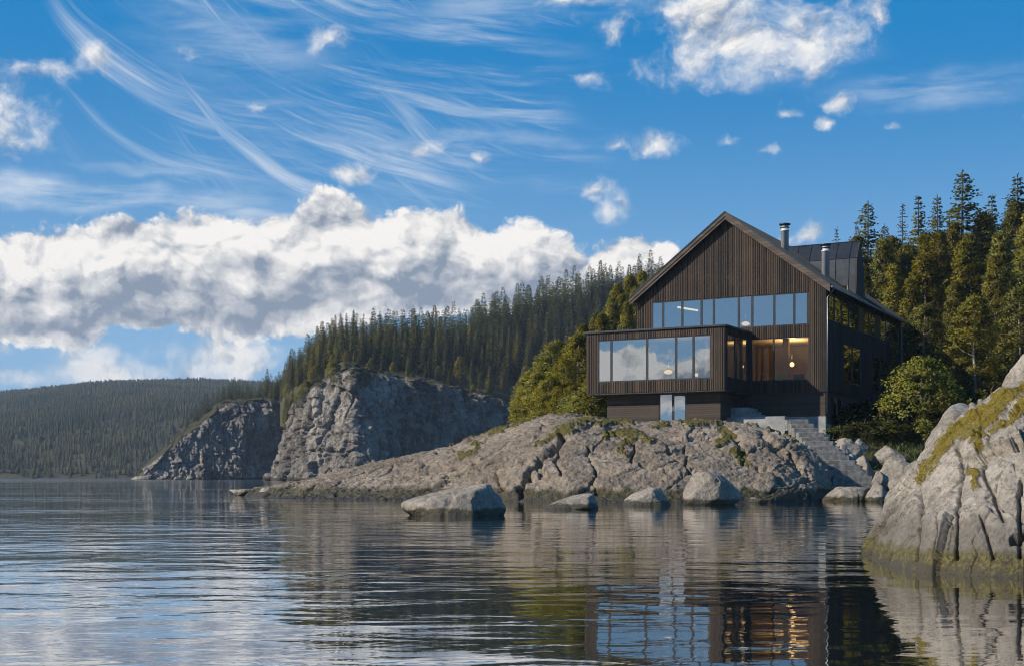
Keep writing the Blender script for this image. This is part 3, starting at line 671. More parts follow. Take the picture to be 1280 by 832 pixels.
# ------------------------------------------------------------------ house
TH = math.atan2(890, F); cT, sT = math.cos(TH), math.sin(TH); CX, CY = 393 / F * 90, 90.; GZ = 4.6
def fu(px, t):
    k = (px - 640) / F; return (CX + t * sT - k * (CY + t * cT)) / (cT + k * sT)
def ft(px, u):
    k = (px - 640) / F; return (k * (CY + u * sT) - CX + u * cT) / (sT - k * cT)
def fz(py, u, t): return EYE + (HOR - py) / F * (CY + u * sT + t * cT)
house = empty('house', (CX, CY, GZ), -TH, 'dark timber gabled house with a projecting glazed box, standing on the rock headland', 'house')
def wood_mat(name, a, b, pitch, horiz=False, axis_side=False, rough=.75):
    m, g = newmat(name); co = g.n('TexCoord').outputs['Object']; s = g.sep(co)
    along = s[2] if horiz else g.m('ADD', s[0], g.m('MULTIPLY', s[1], 1.0))
    bid = g.m('FLOOR', g.m('DIVIDE', along, pitch)); fr = g.m('FRACT', g.m('DIVIDE', along, pitch))
    wn = g.n('TexWhiteNoise', dict(noise_dimensions='1D'), W=bid).outputs['Value']
    gv = g.mapv(co, (1, 1, 9)) if horiz else g.mapv(co, (9, 9, .7))
    gr = g.noise(gv, 1.6, 6., .7); wea = g.noise(co, .7, 4., .6)
    c = g.mix(g.ss(g.m('ADD', g.m('MULTIPLY', wn, .55), g.m('MULTIPLY', gr, .75)), .35, .95), a, b)
    c = g.mix(g.m('MULTIPLY', g.ss(gr, .55, .75), .55), c, tuple(x * .3 for x in a))
    c = g.mix(g.m('MULTIPLY', g.ss(wea, .5, .75), .4), c, tuple(x * 1.5 for x in b))
    gap = g.m('MULTIPLY', g.ss(fr, .0, .07), g.ss(fr, 1., .93))
    h = g.m('ADD', g.m('MULTIPLY', gap, .012), g.m('MULTIPLY', gr, .004))
    g.out(pbsdf(g, Base_Color=c, Roughness=rough, Normal=g.bump(h, 1., 1.))); return m
M['clad'] = wood_mat('charred_timber', (.011, .0078, .0055), (.080, .050, .030), .13)
M['clad_side'] = wood_mat('charred_timber_side', (.016, .013, .011), (.045, .034, .026), .165)
M['board'] = wood_mat('horizontal_boards', (.030, .022, .016), (.062, .043, .030), .14, True)
M['rake'] = wood_mat('rake_timber', (.060, .045, .034), (.115, .085, .062), .22, True)
M['metal'] = simple('dark_roof_metal', (.035, .042, .052), .36, .35, .15, 1.5)
M['frame'] = simple('black_window_frame', (.012, .014, .017), .4, 0, .1)
M['steel'] = simple('flue_steel', (.62, .63, .65), .4, .15, .08, 2.)
M['galv'] = simple('grey_gutter_metal', (.25, .26, .27), .4, .7, .1)
M['concrete'] = simple('concrete', (.30, .30, .29), .85, 0, .25, 1.6, .02)
M['step'] = simple('stone_step', (.21, .205, .19), .9, 0, .4, 3.5, .04)
M['plaster'] = simple('inner_panelling', (.34, .22, .085), .8, 0, .06)
M['ceil'] = simple('timber_ceiling', (.40, .30, .17), .6, 0, .15, 2.)
M['floor'] = simple('oak_floor', (.30, .19, .10), .5, 0, .2, 3.)
def glass_mat(name, refl, tint, wav=.0006):
    m, g = newmat(name); co = g.n('TexCoord').outputs['Object']
    nr = g.bump(g.noise(co, .5, 2.), wav * 10, 1.)
    f = g.n('Fresnel', IOR=1.5, Normal=nr).outputs[0]
    fac = g.m('ADD', g.m('MULTIPLY', f, 1.0), refl, clamp=True)
    t = g.n('BsdfTransparent', Color=tint); gl = g.n('BsdfGlossy', Color=(.93, .97, 1.), Roughness=.01, Normal=nr)
    s = g.n('MixShader'); g.set(s.inputs[0], fac); g.set(s.inputs[1], t); g.set(s.inputs[2], gl); g.out(s); return m
M['coated'] = glass_mat('solar_coated_glass', .40, (.42, .47, .5))
M['clear'] = glass_mat('clear_glass', .0, (.88, .9, .88))
M['sideglass'] = glass_mat('dark_tinted_glass', .30, (.18, .2, .2))
def emis(name, col, st):
    m, g = newmat(name); e = g.n('Emission', Color=col, Strength=st); g.out(e); return m

def Hb(mb, u0, u1, t0, t1, z0, z1): mb.box(-max(u0, u1), -min(u0, u1), min(t0, t1), max(t0, t1), z0 - GZ, z1 - GZ)
class Wall:
    """wall in a plane; axis 'u' (facade, plane t) or 't' (side, plane u); out = sign of the outward normal on the other axis"""
    def __init__(self, axis, plane, a0, a1, z0, z1, holes, th=.28, out=-1):
        self.__dict__.update(locals())
    def pt(self, a, z, dep):
        o_ = self.plane + self.out * dep
        return (-a, o_, z - GZ) if self.axis == 'u' else (-o_, a, z - GZ)
    def mesh(self, mb):
        A = sorted({self.a0, self.a1, *[h[0] for h in self.holes], *[h[1] for h in self.holes]}); Zs = sorted({self.z0, self.z1, *[h[2] for h in self.holes], *[h[3] for h in self.holes]})
        solid = lambda i, j: 0 <= i < len(A) - 1 and 0 <= j < len(Zs) - 1 and not any(h[0] <= (A[i] + A[i + 1]) / 2 <= h[1] and h[2] <= (Zs[j] + Zs[j + 1]) / 2 <= h[3] for h in self.holes)
        def quad(ps): b = len(mb.v); mb.v += ps; mb.f.append((b, b + 1, b + 2, b + 3))
        for i in range(len(A) - 1):
            for j in range(len(Zs) - 1):
                if not solid(i, j): continue
                a, b, c, d = A[i], A[i + 1], Zs[j], Zs[j + 1]
                for dep in (0, -self.th): quad([self.pt(a, c, dep), self.pt(b, c, dep), self.pt(b, d, dep), self.pt(a, d, dep)])
                for di, dj, e in ((-1, 0, ((a, c), (a, d))), (1, 0, ((b, c), (b, d))), (0, -1, ((a, c), (b, c))), (0, 1, ((a, d), (b, d)))):
                    if not solid(i + di, j + dj):
                        (p1, q1), (p2, q2) = e; quad([self.pt(p1, q1, 0), self.pt(p2, q2, 0), self.pt(p2, q2, -self.th), self.pt(p1, q1, -self.th)])
        return mb
    def battens(self, mb, pitch, wdt, dep, topfn=None):
        n = int((self.a1 - self.a0) / pitch)
        for i in range(n + 1):
            a = self.a0 + .05 + i * pitch + random.uniform(-.012, .012)
            if a + wdt > self.a1: break
            w2 = wdt * random.uniform(.7, 1.3); dp = dep * random.uniform(.75, 1.25)
            top = self.z1 if topfn is None else topfn(a + w2 / 2)
            cuts = sorted((h[2], h[3]) for h in self.holes if h[0] < a + w2 + .03 and h[1] > a - .03)
            z = self.z0 + .003
            for lo_, hi_ in cuts + [(top - .003, None)]:
                if lo_ - z > .05:
                    p, q = self.pt(a, z, .001), self.pt(a + w2, lo_, dp)
                    mb.box(min(p[0], q[0]), max(p[0], q[0]), min(p[1], q[1]), max(p[1], q[1]), min(p[2], q[2]), max(p[2], q[2]))
                z = hi_ if hi_ else z
    def window(self, a0, a1, z0, z1, glass, fw=.07, dep=-.07, label=None):
        """one framed pane inside the opening"""
        fr = MB()
        def bx(aa, ab, za, zb, d0, d1):
            p, q = self.pt(aa, za, d0), self.pt(ab, zb, d1); fr.box(min(p[0], q[0]), max(p[0], q[0]), min(p[1], q[1]), max(p[1], q[1]), min(p[2], q[2]), max(p[2], q[2]))
        d0, d1 = dep - .06, dep + .045
        bx(a0, a1, z1 - fw, z1, d0, d1); bx(a0, a1, z0, z0 + fw, d0, d1); bx(a0, a0 + fw, z0 + fw, z1 - fw, d0, d1); bx(a1 - fw, a1, z0 + fw, z1 - fw, d0, d1)
        w = fr.build('window', M['frame'], house)
        if label: w['label'] = label
        e = .002; c = [self.pt(a0 + fw - e, z0 + fw - e, dep), self.pt(a1 - fw + e, z0 + fw - e, dep), self.pt(a1 - fw + e, z1 - fw + e, dep), self.pt(a0 + fw - e, z1 - fw + e, dep)]
        dx = self.pt(a0, z0, dep - .024); d_ = tuple(dx[i] - self.pt(a0, z0, dep)[i] for i in range(3))
        g_ = MB(); g_.v += c; g_.f.append((0, 1, 2, 3)); g_.build('pane', glass, w)

UA, ZA, ZE = 7.05, 19.55, 14.25; U1 = 13.95
def roof_z(u): return ZA - (ZA - ZE) * abs(u - UA) / ((UA if u < UA else U1 - UA)) + .0
BOXU0, BOXU1, BOXT = 5.4, 15.58, -5.24
ZB0, ZB1 = 7.1, 11.42
# main facade
uw = [1.29, 12.8]; zw0, zw1 = 11.72, 13.95
lw = (1.2, fu(939, 0), 7.92, 10.92)
fac = Wall('u', 0., 0., U1, ZB0, ZE, [(uw[0], uw[1], zw0, zw1), lw, (BOXU0 + .15, U1, ZB0, ZB1)])
mb = fac.mesh(MB())
mb.prism([(-.0, 0, ZE - GZ), (-U1, 0, ZE - GZ), (-UA, 0, ZA - GZ)], (0, .28, 0))
fac.battens(mb, .13, .045, .035, lambda a: roof_z(a) - .06)
mb.build('wall', M['clad'], house)
ed = [1010, 992.5, 967.5, 940, 923.2, 892, 876.5, 852.5, 828.5, 813.6]
us = [fu(p, 0) for p in ed]; us[0] = uw[0]; us[-1] = uw[1]
for a, b in zip(us[:-1], us[1:]): fac.window(a, b, zw0, zw1, M['coated'], .075)
lm = fu(966.7, 0)
fac.window(lw[0], lm, lw[2], lw[3], M['clear'], .06); fac.window(lm, lw[1], lw[2], lw[3], M['clear'], .06)
# glazed box
bh = (fu(888.5, BOXT), fu(747.3, BOXT), 7.87, 10.8)
bxw = Wall('u', BOXT, BOXU0, BOXU1, ZB0, ZB1 - .14, [bh])
mb = bxw.mesh(MB()); bxw.battens(mb, .13, .045, .035); mb.build('wall', M['clad'], house)
be = [bh[0]] + [fu(p, BOXT) for p in (866.5, 844.7, 808.5, 763.8)] + [bh[1]]
for a, b in zip(be[:-1], be[1:]): bxw.window(a, b, bh[2], bh[3], M['coated'], .075)
rt = Wall('t', BOXU0, BOXT + .28, -.002, ZB0, ZB1 - .14, [(BOXT + .45, -.35, 7.92, 10.85)], out=-1)
mb = rt.mesh(MB()); rt.battens(mb, .165, .055, .035); mb.build('wall', M['clad_side'], house)
for a, b in ((-4.79, -3.05), (-2.75, -1.85), (-1.55, -.35)): rt.window(a, b, 7.92, 10.85, M['sideglass'], .07)
mb = MB(); Hb(mb, BOXU0 + .02, BOXU0 + .26, -3.05, -2.75, 7.92, 10.85); mb.build('window_post', M['frame'], house); mb = MB(); Hb(mb, BOXU0 + .02, BOXU0 + .26, -1.85, -1.55, 7.92, 10.85); mb.build('window_post', M['frame'], house)
lt = Wall('t', BOXU1, BOXT + .28, 1.2, ZB0, ZB1 - .14, [], out=1); mb = lt.mesh(MB()); lt.battens(mb, .165, .055, .035); mb.build('wall', M['clad_side'], house)
mb = MB(); Hb(mb, BOXU0 + .29, BOXU1 - .29, BOXT + .29, -.01, ZB0 + .02, ZB0 + .4); mb.build('floor', M['floor'], house)
mb = MB(); Hb(mb, BOXU0 - .12, BOXU1 + .12, BOXT - .14, -.036, ZB1 - .139, ZB1); Hb(mb, U1 + .01, BOXU1 + .12, -.036, 1.3, ZB1 - .139, ZB1); mb.build('flat_roof', M['metal'], house, bevel=.02)
mb = MB(); Hb(mb, BOXU0 + .29, BOXU1 - .29, BOXT + .29, -.01, ZB1 - .30, ZB1 - .145); mb.build('ceiling', M['ceil'], house)
# main body: side, back, left
sw_ = (ft(1036.5, 0), 23.0, 12.05, 13.9)
sg = [(ft(1055, 0), ft(1077, 0), 7.95, 10.8), (ft(1091, 0), ft(1111, 0), 7.9, 10.6)]
sid = Wall('t', 0., .282, 23.5, ZB0, ZE, [sw_] + sg, out=-1)
mb = sid.mesh(MB()); sid.battens(mb, .165, .055, .035); mb.build('wall', M['clad_side'], house)
tb = [sw_[0]] + [ft(p, 0) for p in (1044, 1053, 1062)] + [ft(1074.5, 0)]
for a, b in zip(tb[:-1], tb[1:]): sid.window(a, b, sw_[2], sw_[3], M['sideglass'], .06)
tc = [ft(p, 0) for p in (1080, 1087, 1095)]; td = [ft(p, 0) for p in (1101, 1108, 1114)] + [23.0]
for q in (tc, td):
    for a, b in zip(q[:-1], q[1:]): sid.window(a, b, sw_[2], sw_[3], M['sideglass'], .06)
mb = MB(); Hb(mb, .03, .27, tb[-1], tc[0], sw_[2], sw_[3]); mb.build('window_post', M['frame'], house); mb = MB(); Hb(mb, .03, .27, tc[-1], td[0], sw_[2], sw_[3]); mb.build('window_post', M['frame'], house)
for a0, a1, z0, z1 in sg:
    mm = (a0 + a1) / 2; sid.window(a0, mm, z0, z1, M['sideglass'], .06); sid.window(mm, a1, z0, z1, M['sideglass'], .06)
lw2 = Wall('t', U1, .282, 23.5, ZB0, ZE, [], out=1); mb = lw2.mesh(MB()); lw2.battens(mb, .165, .055, .035); mb.build('wall', M['clad_side'], house)
bk = Wall('u', 23.5, 0., U1, ZB0, ZE, [], out=1); mb = bk.mesh(MB()); mb.prism([(-.0, 23.22, ZE - GZ), (-U1, 23.22, ZE - GZ), (-UA, 23.22, ZA - GZ)], (0, .28, 0)); bk.battens(mb, .165, .055, .035, lambda a: roof_z(a) - .06); mb.build('wall', M['clad_side'], house)
# interior
mb = MB(); Hb(mb, .29, U1 - .29, .29, 23.2, ZB0 + .02, ZB0 + .4); Hb(mb, .29, U1 - .29, .29, 23.2, 11.3, 11.6); mb.build('floor', M['floor'], house)
mb = MB(); Hb(mb, .29, U1 - .29, .29, 23.2, 11.12, 11.28); mb.build('ceiling', M['ceil'], house)
mb = MB(); Hb(mb, .29, U1 - .29, 8.5, 8.7, ZB0 + .41, 11.11); Hb(mb, .29, U1 - .29, 7.0, 7.2, 11.61, 15.2); Hb(mb, 3.5, 3.9, 2.8, 3.2, ZB0 + .41, 11.11); Hb(mb, 8.6, 8.8, .3, 8.49, ZB0 + .41, 11.11); mb.build('inner_wall', M['plaster'], house)
# plinth
pd = .12
bs = Wall('u', pd, 0.1, 5.9, 5.42, ZB0 - .003, []); mb = bs.mesh(MB()); Hb(mb, .1, .38, pd + .285, 23.3, 4.0, ZB0 - .003) ; mb.build('plinth_wall', M['board'], house)
BT = -4.3
dz0, dz1 = 4.95, ZB0 - .08
dr = (fu(857.5, BT), fu(823.5, BT), dz0, dz1)
bb = Wall('u', BT, fu(900.5, BT), fu(759, BT), GZ - .2, ZB0 - .003, [dr]); mb = bb.mesh(MB()); mb.build('plinth_wall', M['board'], house)
bu0, bu1 = fu(900.5, BT), fu(759, BT)
mb = MB(); Hb(mb, bu0, bu0 + .28, BT + .285, pd + 2., GZ - .2, ZB0 - .004); Hb(mb, bu1 - .28, bu1, BT + .285, 6., GZ - .2, ZB0 - .004); Hb(mb, bu0 + .29, bu1 - .29, BT + 2.4, BT + 2.6, GZ, ZB0 - .01); mb.build('plinth_wall', M['board'], house)
dm = fu(841, BT)
def door(a0, a1, wl, z0, z1, handle_side):
    fr = MB(); fw = .08
    for aa, ab, za, zb in ((a0, a1, z1 - fw, z1), (a0, a1, z0, z0 + fw), (a0, a0 + fw, z0 + fw, z1 - fw), (a1 - fw, a1, z0 + fw, z1 - fw)):
        p, q = wl.pt(aa, za, -.13), wl.pt(ab, zb, -.03); fr.box(min(p[0], q[0]), max(p[0], q[0]), min(p[1], q[1]), max(p[1], q[1]), min(p[2], q[2]), max(p[2], q[2]))
    d = fr.build('door', M['frame'], house)
    g_ = MB(); g_.v += [wl.pt(a0 + fw, z0 + fw, -.07), wl.pt(a1 - fw, z0 + fw, -.07), wl.pt(a1 - fw, z1 - fw, -.07), wl.pt(a0 + fw, z1 - fw, -.07)]; g_.f.append((0, 1, 2, 3)); g_.build('pane', M['coated'], d)
    ah = a0 + .04 if handle_side < 0 else a1 - .04
    h = MB(); h.tube([wl.pt(ah, z0 + .85, .02), wl.pt(ah, z0 + 1.15, .02)], .014, 8); h.tube([wl.pt(ah, z0 + 1., -.03), wl.pt(ah, z0 + 1., .02)], .012, 8); h.build('handle', M['steel'], d)
door(dr[0], dm, bb, dz0, dz1 - .12, 1); door(dm, dr[1], bb, dz0, dz1, -1)
mb = MB(); Hb(mb, dr[0], dm - .002, BT + .02, BT + .14, dz1 - .118, dz1); mb.build('door_transom', M['frame'], house)
rw = Wall('u', pd, 5.91, 6.75, 5.42, 6.9, []); door(fu(933.5, pd), fu(924, pd), rw, 5.5, 6.85, 1)
# dark soffit under the box
mb = MB(); Hb(mb, BOXU0 + .01, BOXU1 - .01, BOXT + .01, 1.19, ZB0 - .1, ZB0 - .005); mb.build('soffit', M['clad_side'], house)
mb = MB(); Hb(mb, .06, 5.9, .02, .4, 3.4, 5.415); Hb(mb, .06, .4, .41, 23.3, 3.4, 4.6 if False else 4.9); mb.build('foundation', M['concrete'], house)
# lower side windows
psd = Wall('t', .1, .41, 23.3, 4.9, ZB0, []);
for a, b in ((ft(1039, .1), ft(1045, .1)), (ft(1045.5, .1), ft(1051, .1))): psd.window(a, b, 5.5, 6.85, M['sideglass'], .06, .06)
# roof
ov = .38; sl = (ZA - ZE) / UA; sl2 = (ZA - ZE) / (U1 - UA); T0, T1 = -.5, 24.1
zr = ZA + .06; e0 = zr - sl * (UA + ov); e1 = zr - sl2 * (U1 - UA + ov); th = .26
mb = MB()
mb.prism([(-(-ov), T0, e0 - GZ), (-UA, T0, zr - GZ), (-UA, T0, zr + th - GZ), (ov, T0, e0 + th - GZ)], (0, T1 - T0, 0))
mb.prism([(-UA - .001, T0, zr - GZ), (-U1 - ov, T0, e1 - GZ), (-U1 - ov, T0, e1 + th - GZ), (-UA - .001, T0, zr + th - GZ)], (0, T1 - T0, 0))
roof = mb.build('roof', M['metal'], house)
# standing seams
mb = MB()
t_ = T0 + .3
while t_ < T1:
    for (ua, za, ub, zb) in ((-ov, e0, UA, zr), (U1 + ov, e1, UA, zr)):
        mb.prism([(-ua, t_, za + th + .001 - GZ), (-ub, t_, zb + th + .001 - GZ), (-ub, t_, zb + th + .05 - GZ), (-ua, t_, za + th + .05 - GZ)], (0, .03, 0))
    t_ += .55
mb.build('seam', M['metal'], roof)
# rake boards
mb = MB(); rb = .52
for (ua, za) in ((-ov, e0), (U1 + ov, e1)):
    d_ = .1
    mb.prism([(-ua, T0 - .05, za - .05 - GZ), (-UA, T0 - .05, zr - .05 - GZ), (-UA, T0 - .05, zr + th - .02 - GZ), (-ua, T0 - .05, za + th - .02 - GZ)], (0, .045, 0))
    mb.prism([(-ua, T0 - .002, za - .26 - GZ), (-UA, T0 - .002, zr - .26 - GZ), (-UA, T0 - .002, zr - .06 - GZ), (-ua, T0 - .002, za - .06 - GZ)], (0, .05, 0))
mb.build('rake_board', M['rake'], roof)
mb = MB()
for (ua, za) in ((-ov - .03, e0 - .02), (U1 + ov + .03, e1 - .02)):
    mb.prism([(-ua, T0 - .09, za + th - .02 - GZ), (-UA, T0 - .09, zr + th - .02 - GZ), (-UA, T0 - .09, zr + th + .07 - GZ), (-ua, T0 - .09, za + th + .07 - GZ)], (0, .14, 0))
mb.build('edge_flashing', M['metal'], roof)
# gutter and downpipe
mb = MB(); mb.tube([(ov + .08, T0 + .05, e0 + .12 - GZ), (ov + .08, T1 + .25, e0 + .06 - GZ)], .085, 10); gu = mb.build('gutter', M['galv'], house, smooth=True)
mb = MB(); mb.tube([(ov + .08, .02, e0 + .1 - GZ), (ov + .08, .02, e0 - .12 - GZ), (.07, -.06, e0 - .55 - GZ), (.07, -.06, 5.6 - GZ)], .042, 8); mb.build('downpipe', M['galv'], gu, smooth=True)
mb = MB(); mb.tube([(ov + .08, T1 + .2, e0 + .06 - GZ), (ov + .08, T1 + .22, e0 - .3 - GZ), (.05, T1 - .3, e0 - .5 - GZ), (.05, T1 - .3, 5. - GZ)], .042, 8); mb.build('downpipe', M['galv'], gu, smooth=True)
# dormer
DT0, DT1 = 9.9, 12.2; DU = .35; zk = fz(322, DU, DT0 + .15); zt = fz(301.5, DU, 10.9)
def dsec(u): return [(-u, DT0 - .25, 14.2 - GZ), (-u, DT0 + .12, zk - GZ), (-u, 10.95, zt - GZ), (-u, DT1, zk - .6 - GZ), (-u, DT1 + .3, 14.2 - GZ)]
mb = MB(); mb.prism(dsec(DU + .12), (-7.2, 0, 0)); dm_ = mb.build('dormer', M['metal'], roof)
mb = MB(); mb.prism(dsec(DU), (-.118, 0, 0)); mb.build('dormer_gable', M['clad_side'], roof)
mb = MB(); u = DU + .6
while u < 7:
    a = dsec(u); mb.prism([a[0], a[1], (a[1][0], a[1][1] - .05, a[1][2]), (a[0][0], a[0][1] - .05, a[0][2])], (-.03, 0, 0)); mb.prism([a[1], a[2], (a[2][0], a[2][1] - .02, a[2][2] + .05), (a[1][0], a[1][1] - .03, a[1][2] + .04)], (-.03, 0, 0)); u += 1.02
a = dsec(DU - .03); mb.tube([a[1], (a[1][0] - 7, a[1][1], a[1][2])], .035, 6); mb.tube([a[2], (a[2][0] - 7, a[2][1], a[2][2])], .05, 6); mb.build('dormer_seam', M['metal'], roof)
# flues
for px, t, py, rr in ((981, 4., 280, .28), (1032, 6., 305.5, .28)):
    u = fu(px, t); zb = roof_z(u) + .1; zt_ = fz(py, u, t)
    mb = MB(); mb.lathe((-u, t, 0), [(rr, zb - GZ - .3), (rr, zt_ - .55 - GZ), (rr + .04, zt_ - .54 - GZ), (rr + .04, zt_ - .46 - GZ), (rr * .92, zt_ - .45 - GZ), (rr * .92, zt_ - .12 - GZ)], 24); f_ = mb.build('flue', M['steel'], roof, smooth=True)
    mb = MB(); mb.lathe((-u, t, 0), [(rr * .95, zt_ - .118 - GZ), (rr + .12, zt_ - .09 - GZ), (rr + .13, zt_ - GZ), (rr * .9, zt_ + .02 - GZ)], 24); mb.lathe((-u, t, 0), [(rr * .93, zt_ - .30 - GZ), (rr + .05, zt_ - .29 - GZ), (rr + .05, zt_ - .25 - GZ), (rr * .93, zt_ - .24 - GZ)], 24); mb.build('flue_cap', M['metal'], roof, smooth=True)

def HW(u, t, z): # house coordinates to world
    return (CX - u * cT + t * sT, CY + u * sT + t * cT, z)
# ---- lamps and furniture seen through the glass
M['bulb'] = emis('lamp_glow', (1., .60, .26), 2.2); M['strip'] = emis('strip_glow', (1., .72, .42), 2.4)
M['shade'] = simple('lamp_shade', (.6, .4, .2), .6)
M['wire'] = simple('black_cord', (.01, .01, .01), .5); M['dark'] = simple('dark_furniture', (.04, .03, .025), .6); M['yellow'] = simple('yellow_fabric', (.55, .40, .05), .8); M['white'] = simple('white_lacquer', (.75, .74, .7), .4)
def pendant(label, u, t, z, r, cl, power, flat=.6):
    p = HW(u, t, z); e = empty('pendant_lamp', p, -TH, label, 'lamp', 'pendant lamps inside the house')
    mb = MB(); mb.lathe((0, 0, 0), [(r * .35, -r * flat), (r * .85, -r * flat * .6), (r, 0), (r * .8, r * flat * .6), (r * .25, r * flat)], 16); mb.build('lamp_globe', M['bulb'], e, smooth=True)
    mb = MB(); mb.tube([(0, 0, r * flat), (0, 0, cl - z)], .015, 6); mb.build('cord', M['wire'], e)
    if power:
        l = bpy.data.lights.new('lamp_light', 'AREA'); l.shape = 'DISK'; l.size = .5; l.energy = power * 1.2; l.color = (1., .72, .38)
        lo_ = bpy.data.objects.new('lamp_light', l); COL.objects.link(lo_); lo_.location = (p[0], p[1], p[2] + r * flat + .25); lo_.rotation_euler = (math.pi, 0, 0)
pendant('wide glowing pendant lamp behind the middle pane of the box window', fu(835.5, -2.6), -2.6, fz(464.5, fu(835.5, -2.6), -2.6), .30, 11.1, 90, .5)
pendant('small glowing pendant lamp behind the right pane of the box window', fu(870.5, -2.2), -2.2, fz(468, fu(870.5, -2.2), -2.2), .13, 11.1, 40, .9)
pendant('round pendant lamp glowing inside the room right of the box', fu(990, 4.), 4., fz(455, fu(990, 4.), 4.), .17, 11.1, 120, 1.)
pendant('glowing pendant lamp low behind the narrow upper-row pane', fu(932, 3.), 3., fz(404.5, fu(932, 3.), 3.), .3, 15., 60, .5)
u0 = fu(847, 2.5); z0 = fz(384, u0, 2.5); e = empty('strip_lamp', HW(u0, 2.5, z0), -TH, 'slanting glowing strip lamp behind the upper-row panes on the left', 'lamp')
mb = MB(); mb.tube([(0, 0, 0), (1.25, .9, -.22)], .07, 8); mb.build('tube', M['strip'], e); mb = MB(); mb.tube([(.1, .1, .07), (.1, .1, 2.2)], .01, 6); mb.build('cord', M['wire'], e); mb = MB(); mb.tube([(1.1, .8, -.12), (1.1, .8, 2.2)], .01, 6); mb.build('cord', M['wire'], e)
u0 = fu(998, 2.4); e = empty('ceiling_lamp', HW(u0, 2.4, 11.11), -TH, 'small bright ceiling spot lamp in the room right of the box', 'lamp')
mb = MB(); mb.lathe((0, 0, 0), [(.08, -.16), (.13, -.14), (.13, -.002)], 14); mb.build('lamp_glass', M['bulb'], e); mb = MB(); mb.lathe((0, 0, 0), [(.15, -.06), (.16, -.05), (.16, -.001)], 14); mb.build('lamp_ring', M['steel'], e)
FZ = ZB0 + .401
uT = fu(972, 2.2); e = empty('dining_table', HW(uT, 2.2, FZ), -TH, 'white table just inside the room right of the box', 'table')
mb = MB(); mb.box(-1.1, 1.1, -.45, .45, .72, .76); mb.build('tabletop', M['white'], e, bevel=.01)
for x in (-.95, .95):
    for y in (-.35, .35): mb = MB(); mb.tube([(x, y, 0), (x * .97, y * .97, .72)], .03, 8); mb.build('leg', M['dark'], e)
def chair(label, u, t, rz, mat):
    e = empty('chair', HW(u, t, FZ), -TH + rz, label, 'chair', 'chairs inside the house')
    mb = MB(); mb.box(-.23, .23, -.23, .23, .43, .48); mb.build('seat', mat, e, bevel=.02)
    mb = MB(); mb.box(-.23, .23, .2, .25, .48, .95); mb.build('backrest', mat, e, bevel=.02)
    for x in (-.2, .2):
        for y in (-.2, .2): mb = MB(); mb.tube([(x, y, 0), (x * .95, y * .95, .43)], .018, 6); mb.build('leg', M['dark'], e)
chair('yellow chair at the white table behind the lower-right window', fu(976, 1.2), 1.2, R(180), M['yellow'])
chair('dark chair at the right edge of the lower-right window', fu(1004, 1.3), 1.3, R(160), M['dark'])
chair('dark chair left of the one at the right edge of the lower-right window', fu(995, 1.4), 1.4, R(200), M['dark'])
chair('dark chair at the left end of the white table', fu(955, 1.6), 1.6, R(120), M['dark'])

# ---- terrace and stairs
ter = empty('concrete_terrace', HW(5.5, -1.5, 3.9), -TH, 'pale concrete terrace wall and landing below the house corner', 'terrace')
def Tb(mb, u0, u1, t0, t1, z0, z1): mb.box(-max(u0, u1) + 5.5, -min(u0, u1) + 5.5, t0 + 1.5, t1 + 1.5, z0 - 3.9, z1 - 3.9)
tz1 = fz(519.5, fu(981, -3.), -3.)
mb = MB(); Tb(mb, fu(981, -3.), 9., -3., .018, 3.6, tz1); mb.build('retaining_wall', M['concrete'], ter, bevel=.02)
tz2 = fz(509, fu(920, -2.2), -2.2)
mb = MB(); Tb(mb, fu(934, -2.2), 7.4, -2.2, .1, tz1 + .004, tz2); mb.build('landing', M['concrete'], ter, bevel=.02)
mb = MB(); 
for k in range(2): Tb(mb, fu(934, -2.2) - .3 - .3 * k, fu(934, -2.2) - .003 - .3 * k, -2.1, .0, tz1 + .004, tz2 - (tz2 - tz1) * (k + 1) / 3)
mb.build('landing_step', M['concrete'], ter, bevel=.01)
st = empty('stairs', P(1065, 605, 78)[:2] + (.2,), 0, 'straight flight of pale stone steps from the water up to the terrace', 'stairs')
ns = 13; zt0 = ZZ(594, 78); ztop = tz1 - .25
for k in range(ns):
    D0 = 78 + k * .80; zz = zt0 + (ztop - zt0) * k / (ns - 1); x0 = 19.0 - .06 * k; x1 = 21.35 - .135 * k; ox, oy = st.location[:2]
    mb = MB(); jx = random.uniform(-.05, .05); mb.box(x0 - ox + jx, x1 - ox + jx, D0 - oy, D0 - oy + .815, zz - .75 - .2, zz - .2); mb.build('step', M['step'], st, bevel=.03)

